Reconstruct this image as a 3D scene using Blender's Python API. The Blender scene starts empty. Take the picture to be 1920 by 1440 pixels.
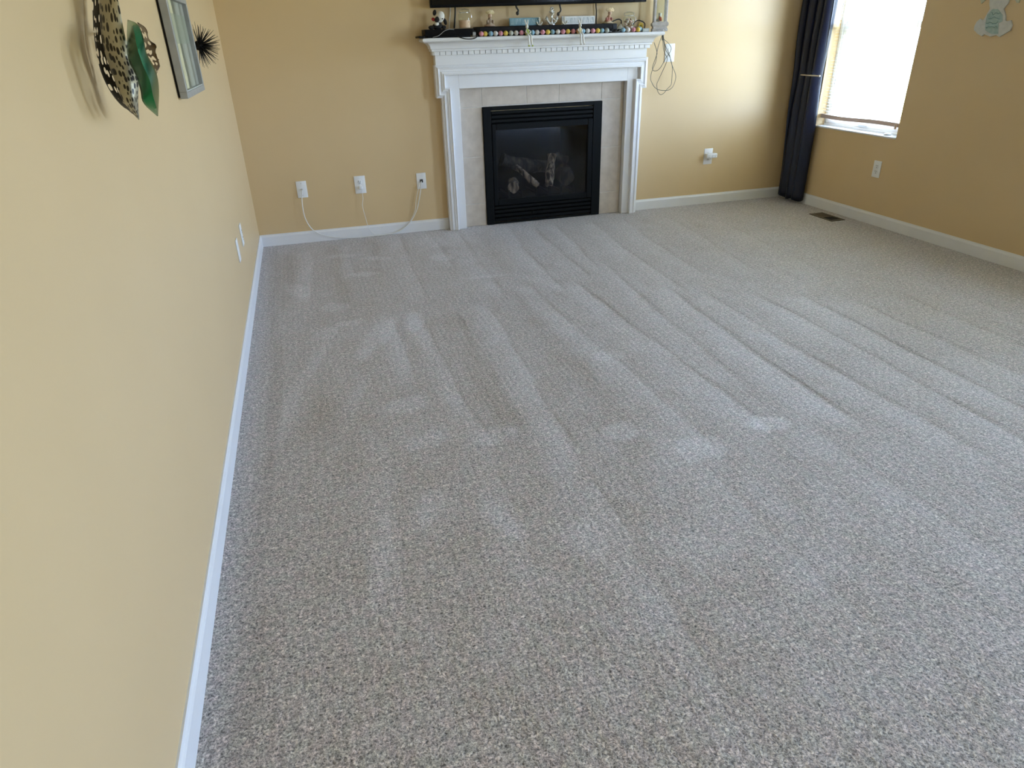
import bpy, bmesh, math, random
import numpy as np
from mathutils import Vector, Matrix
PI = math.pi
random.seed(7)
SC = bpy.context.scene
COL = SC.collection

# ------------------------------------------------------------------ camera
D, W, H = 5.223, 4.432, 2.44          # back wall, right wall, ceiling (metres)
YF = -3.0                             # wall behind the photographer
def camera():
    f_px, yaw, pitch, roll = 1264.45, 0.27251, -0.47508, -0.02952
    fw = Vector((math.sin(yaw)*math.cos(pitch), math.cos(yaw)*math.cos(pitch), math.sin(pitch)))
    r = Vector((math.cos(yaw), -math.sin(yaw), 0)); u = r.cross(fw)
    r2 = r*math.cos(roll) + u*math.sin(roll); u2 = -r*math.sin(roll) + u*math.cos(roll)
    cd = bpy.data.cameras.new('camera'); cd.sensor_width = 36; cd.lens = f_px*36/1920
    cd.clip_start = 0.02
    co = bpy.data.objects.new('camera', cd); COL.objects.link(co)
    M = Matrix((r2, u2, -fw)).transposed().to_4x4()
    M.translation = Vector((0.427, 0, 1.3275)); co.matrix_world = M
    SC.camera = co
camera()
# ------------------------------------------------------------------ world, exposure
SC.view_settings.view_transform = 'Standard'; SC.view_settings.look = 'None'
SC.view_settings.gamma = 1; SC.view_settings.use_curve_mapping = False
SC.view_settings.exposure = 0.07
SKY = 36.0
def world():
    w = bpy.data.worlds.new('overcast_sky'); SC.world = w; w.use_nodes = True
    nt = w.node_tree; N = nt.nodes; L = nt.links
    bg = N['Background']; bg.inputs[1].default_value = SKY
    tc = N.new('ShaderNodeTexCoord'); sp = N.new('ShaderNodeSeparateXYZ'); mr = N.new('ShaderNodeMapRange')
    mr.inputs[1].default_value = -1; mr.inputs[2].default_value = 1
    cr = N.new('ShaderNodeValToRGB'); e = cr.color_ramp.elements
    e[0].position = 0.0; e[0].color = (.36, .37, .20, 1)
    e[1].position = 1.0; e[1].color = (.46, .68, 1.0, 1)
    for p_, c in ((.46, (.44, .46, .28, 1)), (.51, (.62, .82, 1.16, 1)), (.65, (.57, .76, 1.12, 1))):
        k = cr.color_ramp.elements.new(p_); k.color = c
    L.new(tc.outputs['Generated'], sp.inputs[0]); L.new(sp.outputs[2], mr.inputs[0])
    L.new(mr.outputs[0], cr.inputs[0]); L.new(cr.outputs[0], bg.inputs[0])
world()
def portal(name, loc, rot, sx, sy):
    l = bpy.data.lights.new(name, 'AREA'); l.shape = 'RECTANGLE'; l.size = sx; l.size_y = sy
    l.cycles.is_portal = True
    o = bpy.data.objects.new(name, l); COL.objects.link(o); o.location = loc; o.rotation_euler = rot
# windows: openings in the right wall (y0,y1,z0,z1)
WIN1 = (4.066, 4.918, .611, 2.08)
WIN2 = (2.14, 2.992, .611, 2.08)
DOOR = (-1.25, -.25, .03, 2.06)          # sliding patio door, same wall, out of frame
for nm, w_ in (('sky_portal', WIN1), ('sky_portal', WIN2), ('sky_portal', DOOR)):
    portal(nm, (W+.16, (w_[0]+w_[1])/2, (w_[2]+w_[3])/2), (0, PI/2, 0), w_[3]-w_[2], w_[1]-w_[0])

# ------------------------------------------------------------------ materials
def mat(name, col, rough=.6, metal=0., spec=.5, **kw):
    m = bpy.data.materials.new(name); m.use_nodes = True
    b = m.node_tree.nodes['Principled BSDF']
    b.inputs['Base Color'].default_value = (*col, 1); b.inputs['Roughness'].default_value = rough
    b.inputs['Metallic'].default_value = metal; b.inputs['Specular IOR Level'].default_value = spec
    for k, v in kw.items(): b.inputs[k.replace('_', ' ')].default_value = v
    return m
def noise_mat(name, c1, c2, scale, rough=.6, bump=0., bscale=None, bdist=.002, detail=3., spec=.5, metal=0., lo=.35, hi=.65, stretch=(1, 1, 1)):
    m = mat(name, c1, rough, metal, spec); nt = m.node_tree; N = nt.nodes; L = nt.links; b = N['Principled BSDF']
    tc = N.new('ShaderNodeTexCoord'); mp = N.new('ShaderNodeMapping'); mp.inputs['Scale'].default_value = stretch
    L.new(tc.outputs['Object'], mp.inputs[0])
    n = N.new('ShaderNodeTexNoise'); n.inputs['Scale'].default_value = scale; n.inputs['Detail'].default_value = detail
    L.new(mp.outputs[0], n.inputs['Vector'])
    r = N.new('ShaderNodeValToRGB'); r.color_ramp.elements[0].position = lo; r.color_ramp.elements[1].position = hi
    r.color_ramp.elements[0].color = (*c1, 1); r.color_ramp.elements[1].color = (*c2, 1)
    L.new(n.outputs[0], r.inputs[0]); L.new(r.outputs[0], b.inputs['Base Color'])
    if bump:
        n2 = N.new('ShaderNodeTexNoise'); n2.inputs['Scale'].default_value = bscale or scale; n2.inputs['Detail'].default_value = 3
        L.new(mp.outputs[0], n2.inputs['Vector'])
        bp = N.new('ShaderNodeBump'); bp.inputs['Strength'].default_value = bump; bp.inputs['Distance'].default_value = bdist
        L.new(n2.outputs[0], bp.inputs['Height']); L.new(bp.outputs[0], b.inputs['Normal'])
    return m
def glass_mat(name, tint=(1, 1, 1), refl=.035, rough=0.):
    m = bpy.data.materials.new(name); m.use_nodes = True; nt = m.node_tree; N = nt.nodes; L = nt.links
    N.clear(); o = N.new('ShaderNodeOutputMaterial'); t = N.new('ShaderNodeBsdfTransparent'); g = N.new('ShaderNodeBsdfGlossy')
    t.inputs[0].default_value = (*tint, 1); g.inputs['Roughness'].default_value = rough
    lw = N.new('ShaderNodeLayerWeight'); lw.inputs[0].default_value = .5
    p5 = N.new('ShaderNodeMath'); p5.operation = 'POWER'; p5.inputs[1].default_value = 5; L.new(lw.outputs['Facing'], p5.inputs[0])
    f = N.new('ShaderNodeMath'); f.operation = 'MULTIPLY_ADD'; f.inputs[1].default_value = .95-refl; f.inputs[2].default_value = refl; L.new(p5.outputs[0], f.inputs[0])
    x = N.new('ShaderNodeMixShader'); L.new(f.outputs[0], x.inputs[0]); L.new(t.outputs[0], x.inputs[1]); L.new(g.outputs[0], x.inputs[2])
    L.new(x.outputs[0], o.inputs[0]); return m
def carpet_mat():
    m = mat('carpet_pile', (.3, .28, .26), .8, 0, .62); nt = m.node_tree; N = nt.nodes; L = nt.links; b = N['Principled BSDF']
    def nd(t, **k):
        n = N.new(t)
        for a, v in k.items():
            if a in n.inputs: n.inputs[a].default_value = v
            else: setattr(n, a, v)
        return n
    tc = nd('ShaderNodeTexCoord')
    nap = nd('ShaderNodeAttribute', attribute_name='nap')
    # yarn colours: tufts a few millimetres wide, light and dark strands side by side
    wob = nd('ShaderNodeTexNoise', Scale=60., Detail=1.)
    L.new(tc.outputs['Object'], wob.inputs['Vector'])
    n1 = nd('ShaderNodeTexNoise', Scale=165., Detail=3., Roughness=.72, Distortion=.6)
    L.new(tc.outputs['Object'], n1.inputs['Vector'])
    r1 = nd('ShaderNodeValToRGB'); e = r1.color_ramp.elements
    e[0].position = .33; e[0].color = (.055, .047, .044, 1)
    e[1].position = .68; e[1].color = (.92, .84, .81, 1)
    k = e.new(.46); k.color = (.365, .325, .315, 1)
    k = e.new(.56); k.color = (.60, .545, .525, 1)
    L.new(n1.outputs[0], r1.inputs[0])
    # strand tint drifts a little between pinkish and greenish grey
    n2 = nd('ShaderNodeTexNoise', Scale=26., Detail=3.)
    L.new(tc.outputs['Object'], n2.inputs['Vector'])
    r2 = nd('ShaderNodeValToRGB'); r2.color_ramp.elements[0].position = .35; r2.color_ramp.elements[1].position = .65
    r2.color_ramp.elements[0].color = (.96, 1, .95, 1); r2.color_ramp.elements[1].color = (1.03, .97, .97, 1)
    L.new(n2.outputs[0], r2.inputs[0])
    mx = nd('ShaderNodeMix', data_type='RGBA', blend_type='MULTIPLY'); mx.inputs[0].default_value = 1
    L.new(r1.outputs[0], mx.inputs[6]); L.new(r2.outputs[0], mx.inputs[7])
    n4 = nd('ShaderNodeTexNoise', Scale=62., Detail=2., Roughness=.6); L.new(tc.outputs['Object'], n4.inputs['Vector'])
    r4 = nd('ShaderNodeMapRange'); r4.inputs[1].default_value = .32; r4.inputs[2].default_value = .68; r4.inputs[3].default_value = .66; r4.inputs[4].default_value = 1.30
    L.new(n4.outputs[0], r4.inputs[0])
    # leaning pile's light and shade painted into the colour, with its paler tips
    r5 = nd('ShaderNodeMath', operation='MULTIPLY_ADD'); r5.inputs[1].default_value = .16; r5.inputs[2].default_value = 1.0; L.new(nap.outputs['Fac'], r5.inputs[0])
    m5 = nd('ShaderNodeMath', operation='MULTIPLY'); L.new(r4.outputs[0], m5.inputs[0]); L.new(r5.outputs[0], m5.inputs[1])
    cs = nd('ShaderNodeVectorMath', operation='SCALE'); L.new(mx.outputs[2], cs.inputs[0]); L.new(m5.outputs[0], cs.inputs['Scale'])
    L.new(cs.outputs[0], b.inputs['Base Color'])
    # tuft relief
    bp = nd('ShaderNodeBump', Strength=.9, Distance=.005)
    L.new(n1.outputs[0], bp.inputs['Height'])
    # rows of tufts along the room
    wv = nd('ShaderNodeTexWave', Scale=12., Distortion=3.5, Detail=3.); wv.bands_direction = 'X'
    wv.inputs['Detail Scale'].default_value = .35
    L.new(tc.outputs['Object'], wv.inputs['Vector'])
    bp2 = nd('ShaderNodeBump', Strength=.09, Distance=.008)
    L.new(wv.outputs[0], bp2.inputs['Height']); L.new(bp.outputs[0], bp2.inputs['Normal'])
    # lay of the pile: brushed one way or the other, the tufts lean
    n3 = nd('ShaderNodeTexNoise', Scale=7., Detail=4., Roughness=.6)
    mp = nd('ShaderNodeMapping'); mp.inputs['Scale'].default_value = (1.5, .8, 1)
    L.new(tc.outputs['Object'], mp.inputs[0]); L.new(mp.outputs[0], n3.inputs['Vector'])
    s3 = nd('ShaderNodeMath', operation='MULTIPLY_ADD'); s3.inputs[1].default_value = 1.6; s3.inputs[2].default_value = -.8
    L.new(n3.outputs[0], s3.inputs[0])
    ad = nd('ShaderNodeMath', operation='ADD'); L.new(nap.outputs['Fac'], ad.inputs[0]); L.new(s3.outputs[0], ad.inputs[1])
    sc = nd('ShaderNodeVectorMath', operation='SCALE'); sc.inputs[0].default_value = (.36, .14, 0)
    L.new(ad.outputs[0], sc.inputs['Scale'])
    va = nd('ShaderNodeVectorMath', operation='ADD'); L.new(bp2.outputs[0], va.inputs[0]); L.new(sc.outputs[0], va.inputs[1])
    nz = nd('ShaderNodeVectorMath', operation='NORMALIZE'); L.new(va.outputs[0], nz.inputs[0])
    L.new(nz.outputs[0], b.inputs['Normal'])
    b.inputs['Sheen Weight'].default_value = .40; b.inputs['Sheen Roughness'].default_value = .45
    b.inputs['Sheen Tint'].default_value = (.85, .92, 1, 1)
    b.inputs['Roughness'].default_value = .52
    return m
def leaf_mat(name, base, spot, sx, sy, lo, hi, metal=.3, rough=.35, cut=False):
    """painted metal leaf: spots laid out along the leaf (uv), optionally cut through"""
    m = mat(name, base, rough, metal); nt = m.node_tree; N = nt.nodes; L = nt.links; b = N['Principled BSDF']
    uv = N.new('ShaderNodeUVMap'); mp = N.new('ShaderNodeMapping'); mp.inputs['Scale'].default_value = (sx, sy, 1)
    L.new(uv.outputs[0], mp.inputs[0])
    v = N.new('ShaderNodeTexVoronoi'); v.inputs['Scale'].default_value = 1; v.inputs['Randomness'].default_value = .55
    L.new(mp.outputs[0], v.inputs['Vector'])
    r = N.new('ShaderNodeValToRGB'); r.color_ramp.elements[0].position = lo; r.color_ramp.elements[1].position = hi
    r.color_ramp.elements[0].color = (*spot, 1); r.color_ramp.elements[1].color = (*base, 1)
    L.new(v.outputs['Distance'], r.inputs[0]); L.new(r.outputs[0], b.inputs['Base Color'])
    if cut:
        r2 = N.new('ShaderNodeValToRGB'); r2.color_ramp.interpolation = 'CONSTANT'
        r2.color_ramp.elements[0].color = (0, 0, 0, 1); r2.color_ramp.elements[1].color = (1, 1, 1, 1); r2.color_ramp.elements[1].position = lo
        L.new(v.outputs['Distance'], r2.inputs[0]); L.new(r2.outputs[0], b.inputs['Alpha'])
        r.color_ramp.elements[0].position = lo; r.color_ramp.elements[1].position = hi
    return m

M = {}
M['wall'] = noise_mat('tan_wall_paint', (.640, .470, .255), (.652, .480, .262), 2.5, .42, .05, 260, .001, spec=.5)
M['ceiling'] = noise_mat('white_ceiling_paint', (.80, .79, .76), (.83, .82, .79), 6, .8, .1, 120, .002)
M['trim'] = noise_mat('white_trim_paint', (.75, .75, .76), (.77, .77, .78), 8, .32, spec=.45)
M['vinyl'] = mat('white_vinyl', (.80, .80, .79), .35)
M['plastic'] = mat('white_plastic', (.80, .80, .79), .35)
M['slot'] = mat('dark_slot', (.03, .03, .03), .6)
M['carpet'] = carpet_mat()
M['tile'] = noise_mat('stone_look_tile', (.47, .405, .335), (.58, .51, .43), 14, .42, .25, 34, .003, detail=6, spec=.4, lo=.3, hi=.7)
M['grout'] = noise_mat('pale_grout', (.56, .53, .48), (.62, .59, .53), 60, .9)
M['blackmetal'] = mat('black_powder_coat', (.004, .005, .0055), .5, 0, .10)
M['soot'] = noise_mat('sooty_firebox', (.010, .010, .010), (.022, .021, .019), 9, .9, spec=.1)
M['fireglass'] = glass_mat('ceramic_glass', (.74, .77, .82), .022)
M['glass'] = glass_mat('window_glass', (.97, .98, .98))
M['log'] = noise_mat('ceramic_log_bark', (.020, .015, .011), (.16, .12, .08), 30, .95, .8, 40, .008, detail=5, stretch=(1, 1, .25), lo=.42, hi=.68)
M['logpale'] = noise_mat('ceramic_log_split_wood', (.04, .024, .014), (.66, .46, .28), 42, .95, .8, 40, .008, detail=5, stretch=(1, 1, .22), lo=.4, hi=.62)
M['curtain'] = noise_mat('navy_satin', (.002, .005, .020), (.003, .007, .028), 300, .30, spec=.40, stretch=(1, 1, .05))
M['steel'] = mat('brushed_steel', (.62, .61, .60), .28, 1.)
M['blind'] = mat('pinkish_wood_blind', (.62, .49, .42), .45)
def translucent(name, col, f=.5):
    m = mat(name, col, .5); nt = m.node_tree; N = nt.nodes; L = nt.links
    tr = N.new('ShaderNodeBsdfTranslucent'); tr.inputs[0].default_value = (*col, 1); x = N.new('ShaderNodeMixShader'); x.inputs[0].default_value = f
    L.new(N['Principled BSDF'].outputs[0], x.inputs[1]); L.new(tr.outputs[0], x.inputs[2]); L.new(x.outputs[0], N['Material Output'].inputs[0]); return m
M['slat'] = translucent('thin_cream_slat', (.82, .80, .78), .05)
M['brownvent'] = mat('brown_register', (.10, .075, .05), .45, .3)
M['hole'] = mat('duct_dark', (.004, .004, .004), .9)
M['tv'] = mat('gloss_black_bezel', (.003, .003, .004), .35, 0, .1)
M['screen'] = mat('dark_screen', (.003, .003, .004), .15, 0, .2)
M['blackplastic'] = mat('black_plastic', (.004, .004, .005), .5, 0, .2)
M['cord'] = mat('black_rubber_cord', (.012, .012, .011), .5)
M['greycord'] = mat('grey_green_cord', (.075, .078, .065), .5)
M['coax'] = mat('white_cable_jacket', (.76, .75, .72), .4)

# ------------------------------------------------------------------ mesh helpers
def link(o, parent=None):
    COL.objects.link(o)
    if parent is not None: o.parent = parent
    return o
def obj(name, bm, m, parent=None, loc=(0, 0, 0), rot=(0, 0, 0), smooth=False, label=None, scale=None):
    me = bpy.data.meshes.new(name); bm.normal_update(); bm.to_mesh(me); bm.free()
    if isinstance(m, (list, tuple)):
        for k in m: me.materials.append(k)
    else: me.materials.append(m)
    if smooth:
        me.polygons.foreach_set('use_smooth', [True]*len(me.polygons))
        try: me.set_sharp_from_angle(angle=math.radians(smooth if smooth is not True else 50))
        except Exception: pass
    o = bpy.data.objects.new(name, me); o.location = loc; o.rotation_euler = rot
    if scale: o.scale = scale
    if label: o['label'] = label
    return link(o, parent)
def thing(name, label, cat, loc=(0, 0, 0), rot=(0, 0, 0), group=None):
    o = bpy.data.objects.new(name, None); o.empty_display_size = .05; o.location = loc; o.rotation_euler = rot
    o['label'] = label; o['category'] = cat
    if group: o['group'] = group
    return link(o)
def tag(o, label, cat, group=None):
    o['label'] = label; o['category'] = cat
    if group: o['group'] = group
    return o
def struct(name, bm, m, parent=None, **k):
    o = obj(name, bm, m, parent, **k)
    if parent is None: o['kind'] = 'structure'
    return o
def box(bm, x0, x1, y0, y1, z0, z1, bev=0., seg=1, mi=0):
    vs = [bm.verts.new(v) for v in ((x0, y0, z0), (x1, y0, z0), (x1, y1, z0), (x0, y1, z0), (x0, y0, z1), (x1, y0, z1), (x1, y1, z1), (x0, y1, z1))]
    fs = [bm.faces.new([vs[i] for i in f]) for f in ((3, 2, 1, 0), (4, 5, 6, 7), (0, 1, 5, 4), (1, 2, 6, 5), (2, 3, 7, 6), (3, 0, 4, 7))]
    for f in fs: f.material_index = mi
    if bev:
        es = list({e for f in fs for e in f.edges})
        bmesh.ops.bevel(bm, geom=es, offset=bev, segments=seg, affect='EDGES', profile=.5)
    return bm
def B(*a, **k): return box(bmesh.new(), *a, **k)
def prism(bm, pts, axis, a0, a1):
    """extrude a 2-D outline along an axis; outline is in the other two axes in order"""
    def P(u, v, t):
        return {'x': (t, u, v), 'y': (u, t, v), 'z': (u, v, t)}[axis]
    n = len(pts)
    A = [bm.verts.new(P(u, v, a0)) for u, v in pts]; Bv = [bm.verts.new(P(u, v, a1)) for u, v in pts]
    f1 = bm.faces.new(A); f2 = bm.faces.new(Bv[::-1])
    for i in range(n):
        j = (i+1) % n; bm.faces.new((A[j], A[i], Bv[i], Bv[j]))
    bmesh.ops.recalc_face_normals(bm, faces=bm.faces[:])
    bmesh.ops.triangulate(bm, faces=[f1, f2])
    return bm
def lathe(bm, prof, n=24, c=(0, 0, 0), axis='z'):
    rings = []
    for r, z in prof:
        ring = []
        for i in range(n):
            a = 2*PI*i/n
            p = (r*math.cos(a), r*math.sin(a), z)
            if axis == 'y': p = (p[0], p[2], p[1])
            if axis == 'x': p = (p[2], p[0], p[1])
            ring.append(bm.verts.new((c[0]+p[0], c[1]+p[1], c[2]+p[2])))
        rings.append(ring)
    for a, b in zip(rings, rings[1:]):
        for i in range(n):
            bm.faces.new((a[i], a[(i+1) % n], b[(i+1) % n], b[i]))
    if prof[0][0] > 1e-6: bm.faces.new(rings[0][::-1])
    if prof[-1][0] > 1e-6: bm.faces.new(rings[-1])
    bmesh.ops.remove_doubles(bm, verts=bm.verts[:], dist=1e-6)
    bmesh.ops.recalc_face_normals(bm, faces=bm.faces[:])
    return bm
def smooth_path(pts, k=6):
    P = [Vector(p) for p in pts]
    if len(P) < 3: return P
    Q = [P[0]*2-P[1]] + P + [P[-1]*2-P[-2]]; out = []
    for i in range(1, len(Q)-2):
        a, b, c, d = Q[i-1:i+3]
        for s in range(k):
            t = s/k
            out.append(.5*((2*b)+(c-a)*t+(2*a-5*b+4*c-d)*t*t+(3*b-a-3*c+d)*t**3))
    out.append(P[-1]); return out
def tube(bm, pts, r, n=8, k=6, taper=None):
    P = smooth_path(pts, k) if k > 1 else [Vector(p) for p in pts]
    T = [(P[min(i+1, len(P)-1)]-P[max(i-1, 0)]).normalized() for i in range(len(P))]
    ref = Vector((0, 0, 1)) if abs(T[0].z) < .9 else Vector((1, 0, 0))
    u = T[0].cross(ref).normalized(); rings = []
    for i, p in enumerate(P):
        u = (u - T[i]*u.dot(T[i])).normalized(); v = T[i].cross(u)
        rr = r if taper is None else r*taper(i/(len(P)-1))
        rings.append([bm.verts.new(p+(u*math.cos(2*PI*j/n)+v*math.sin(2*PI*j/n))*rr) for j in range(n)])
    for a, b in zip(rings, rings[1:]):
        for j in range(n): bm.faces.new((a[j], a[(j+1) % n], b[(j+1) % n], b[j]))
    bm.faces.new(rings[0][::-1]); bm.faces.new(rings[-1])
    return bm
def ball(bm, c, r, sc=(1, 1, 1), rot=None, u=14, v=9):
    Mx = Matrix.Translation(c) @ (rot.to_4x4() if rot else Matrix.Identity(4)) @ Matrix.Diagonal((*sc, 1))
    bmesh.ops.create_uvsphere(bm, u_segments=u, v_segments=v, radius=r, matrix=Mx)
    return bm
def loft_rect(bm, levels, x0, x1, yf, yb):
    """stacked rectangles (z, overhang): mitred returns left and right, flat against the wall at yb"""
    rings = []
    for z, o in levels:
        rings.append([bm.verts.new(v) for v in ((x0-o, yb, z), (x0-o, yf-o, z), (x1+o, yf-o, z), (x1+o, yb, z))])
    for a, b in zip(rings, rings[1:]):
        for i in range(4): bm.faces.new((a[i], a[(i+1) % 4], b[(i+1) % 4], b[i]))
    bm.faces.new(rings[0][::-1]); bm.faces.new(rings[-1])
    bmesh.ops.recalc_face_normals(bm, faces=bm.faces[:]); return bm
def wall_with_holes(axis, c0, c1, a0, a1, holes, z1=H):
    """wall slab between c0 and c1 on its own axis, running a0..a1, with rectangular holes (a,b,z0,z1)"""
    bm = bmesh.new()
    xs = sorted({a0, a1, *[h[0] for h in holes], *[h[1] for h in holes]}); zs = sorted({0., z1, *[h[2] for h in holes], *[h[3] for h in holes]})
    nx, nz = len(xs)-1, len(zs)-1
    solid = [[not any(h[0]-1e-6 <= xs[i] and xs[i+1] <= h[1]+1e-6 and h[2]-1e-6 <= zs[k] and zs[k+1] <= h[3]+1e-6 for h in holes) for k in range(nz)] for i in range(nx)]
    cache = {}
    def V(i, k, s):
        key = (i, k, s)
        if key not in cache:
            c = c1 if s else c0
            cache[key] = bm.verts.new((c, xs[i], zs[k]) if axis == 'x' else (xs[i], c, zs[k]))
        return cache[key]
    for i in range(nx):
        for k in range(nz):
            if not solid[i][k]: continue
            for s in (0, 1): bm.faces.new((V(i, k, s), V(i+1, k, s), V(i+1, k+1, s), V(i, k+1, s)))
            if i == 0 or not solid[i-1][k]: bm.faces.new((V(i, k, 0), V(i, k+1, 0), V(i, k+1, 1), V(i, k, 1)))
            if i == nx-1 or not solid[i+1][k]: bm.faces.new((V(i+1, k, 0), V(i+1, k+1, 0), V(i+1, k+1, 1), V(i+1, k, 1)))
            if k == 0 or not solid[i][k-1]: bm.faces.new((V(i, k, 0), V(i+1, k, 0), V(i+1, k, 1), V(i, k, 1)))
            if k == nz-1 or not solid[i][k+1]: bm.faces.new((V(i, k+1, 0), V(i+1, k+1, 0), V(i+1, k+1, 1), V(i, k+1, 1)))
    bmesh.ops.recalc_face_normals(bm, faces=bm.faces[:]); return bm

# ------------------------------------------------------------------ room shell
INS = (1.76, 2.63, .03, .84)                       # hole for the fireplace in the back wall
T = .14
struct('wall_left', B(-T, 0, YF-T, D+T, 0, H), M['wall'])
struct('wall_back', wall_with_holes('y', D, D+T, 0, W, [INS]), M['wall'])
bm = bmesh.new()
for q in ((1.5, 2.9, D+.62, D+.66, 0, 1.1), (1.5, 2.9, D+T, D+.66, 1.06, 1.1), (1.46, 1.5, D+T, D+.66, 0, 1.1), (2.9, 2.94, D+T, D+.66, 0, 1.1)): box(bm, *q)
struct('wall_back.001', bm, M['ceiling'])                       # chase behind the fireplace
struct('wall_right', wall_with_holes('x', W, W+T, YF-T, D+T, [DOOR, WIN2, WIN1]), M['wall'])
struct('wall_front', B(0, W, YF-T, YF, 0, H), M['wall'])
struct('ceiling', B(-T, W+T, YF-T, D+T, H, H+.1), M['ceiling'])

def carpet():
    st = .012
    nx = int(W/st)+1; ys = np.concatenate([np.linspace(YF, .4, 12)[:-1], np.arange(.4, D, st), [D]])
    xs = np.linspace(0, W, nx); ny = len(ys)
    X, Y = np.meshgrid(xs, ys)
    rng = np.random.RandomState(11)
    nap = np.zeros_like(X)
    def sm(a, b, t): t = np.clip((t-a)/(b-a), 0, 1); return t*t*(3-2*t)
    def wob(y, s): return .020*np.sin(y*1.5+s)+.007*np.sin(y*4.1+2.3*s)+.004*np.sin(y*11+s*5)
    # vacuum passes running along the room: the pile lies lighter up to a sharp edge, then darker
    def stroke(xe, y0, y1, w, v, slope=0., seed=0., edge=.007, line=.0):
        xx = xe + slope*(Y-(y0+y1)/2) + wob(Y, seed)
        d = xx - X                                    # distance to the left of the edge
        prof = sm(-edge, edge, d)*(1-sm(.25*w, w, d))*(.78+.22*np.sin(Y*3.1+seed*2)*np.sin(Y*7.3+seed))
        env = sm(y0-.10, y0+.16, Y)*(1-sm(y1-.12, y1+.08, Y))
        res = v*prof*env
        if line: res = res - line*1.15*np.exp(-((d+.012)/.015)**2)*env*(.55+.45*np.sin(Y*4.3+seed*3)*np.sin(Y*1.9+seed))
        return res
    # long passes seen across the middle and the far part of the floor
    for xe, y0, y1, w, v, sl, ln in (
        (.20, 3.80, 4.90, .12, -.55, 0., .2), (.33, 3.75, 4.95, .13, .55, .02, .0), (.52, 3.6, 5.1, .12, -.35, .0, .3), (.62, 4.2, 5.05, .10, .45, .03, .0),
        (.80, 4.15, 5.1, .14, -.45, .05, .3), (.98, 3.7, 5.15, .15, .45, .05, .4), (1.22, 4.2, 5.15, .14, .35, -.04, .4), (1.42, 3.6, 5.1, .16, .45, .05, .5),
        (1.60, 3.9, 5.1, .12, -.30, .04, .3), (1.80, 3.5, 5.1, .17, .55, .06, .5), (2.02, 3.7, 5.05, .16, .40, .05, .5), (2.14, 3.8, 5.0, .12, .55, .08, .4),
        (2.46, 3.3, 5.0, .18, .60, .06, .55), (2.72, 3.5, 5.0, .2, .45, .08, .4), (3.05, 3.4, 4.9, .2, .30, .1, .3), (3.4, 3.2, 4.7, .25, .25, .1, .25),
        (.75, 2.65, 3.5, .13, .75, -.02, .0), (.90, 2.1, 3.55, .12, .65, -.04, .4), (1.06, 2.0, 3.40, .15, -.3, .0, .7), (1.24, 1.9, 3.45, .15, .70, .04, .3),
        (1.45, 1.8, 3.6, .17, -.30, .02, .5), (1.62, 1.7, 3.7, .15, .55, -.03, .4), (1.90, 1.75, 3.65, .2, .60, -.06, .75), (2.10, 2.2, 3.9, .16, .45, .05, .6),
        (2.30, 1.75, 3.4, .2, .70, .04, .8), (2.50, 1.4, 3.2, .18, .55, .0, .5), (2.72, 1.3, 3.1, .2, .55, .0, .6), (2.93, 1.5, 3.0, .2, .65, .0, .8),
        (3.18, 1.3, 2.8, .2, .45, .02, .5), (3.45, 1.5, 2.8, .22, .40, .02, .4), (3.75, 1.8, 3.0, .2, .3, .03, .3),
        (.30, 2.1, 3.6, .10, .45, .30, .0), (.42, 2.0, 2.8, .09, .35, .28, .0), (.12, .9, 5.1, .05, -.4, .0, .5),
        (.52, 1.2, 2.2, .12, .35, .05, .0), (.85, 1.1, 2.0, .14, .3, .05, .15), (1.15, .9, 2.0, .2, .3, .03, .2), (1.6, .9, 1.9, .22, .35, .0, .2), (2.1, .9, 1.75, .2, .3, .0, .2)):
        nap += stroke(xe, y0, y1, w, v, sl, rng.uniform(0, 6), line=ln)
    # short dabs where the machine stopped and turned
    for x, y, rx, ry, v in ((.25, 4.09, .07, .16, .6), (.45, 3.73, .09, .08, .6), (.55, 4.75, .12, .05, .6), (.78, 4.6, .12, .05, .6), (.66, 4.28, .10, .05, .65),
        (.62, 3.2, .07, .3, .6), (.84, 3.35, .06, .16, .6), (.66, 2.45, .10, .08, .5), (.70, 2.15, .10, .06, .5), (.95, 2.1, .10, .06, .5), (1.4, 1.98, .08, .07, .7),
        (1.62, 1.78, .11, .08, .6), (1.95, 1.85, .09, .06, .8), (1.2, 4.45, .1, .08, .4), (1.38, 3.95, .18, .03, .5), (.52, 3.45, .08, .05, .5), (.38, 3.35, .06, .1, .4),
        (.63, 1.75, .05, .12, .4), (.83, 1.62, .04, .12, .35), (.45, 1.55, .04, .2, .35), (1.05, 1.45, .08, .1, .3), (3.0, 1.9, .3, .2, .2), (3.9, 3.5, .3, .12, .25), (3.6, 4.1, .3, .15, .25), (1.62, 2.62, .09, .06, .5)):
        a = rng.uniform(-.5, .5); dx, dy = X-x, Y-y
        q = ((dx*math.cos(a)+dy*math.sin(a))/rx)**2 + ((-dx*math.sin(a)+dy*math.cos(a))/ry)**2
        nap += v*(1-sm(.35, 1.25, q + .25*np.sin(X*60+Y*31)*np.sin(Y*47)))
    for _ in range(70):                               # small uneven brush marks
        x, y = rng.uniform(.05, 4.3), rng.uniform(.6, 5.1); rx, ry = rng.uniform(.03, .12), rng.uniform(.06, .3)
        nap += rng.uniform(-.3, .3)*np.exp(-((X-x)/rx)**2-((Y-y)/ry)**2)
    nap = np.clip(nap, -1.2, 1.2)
    bm_v = np.stack([X, Y, np.zeros_like(X)], -1).reshape(-1, 3)
    idx = np.arange(nx*ny).reshape(ny, nx)
    F = np.stack([idx[:-1, :-1], idx[:-1, 1:], idx[1:, 1:], idx[1:, :-1]], -1).reshape(-1, 4)
    me = bpy.data.meshes.new('floor')
    me.vertices.add(len(bm_v)); me.vertices.foreach_set('co', bm_v.ravel())
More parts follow.
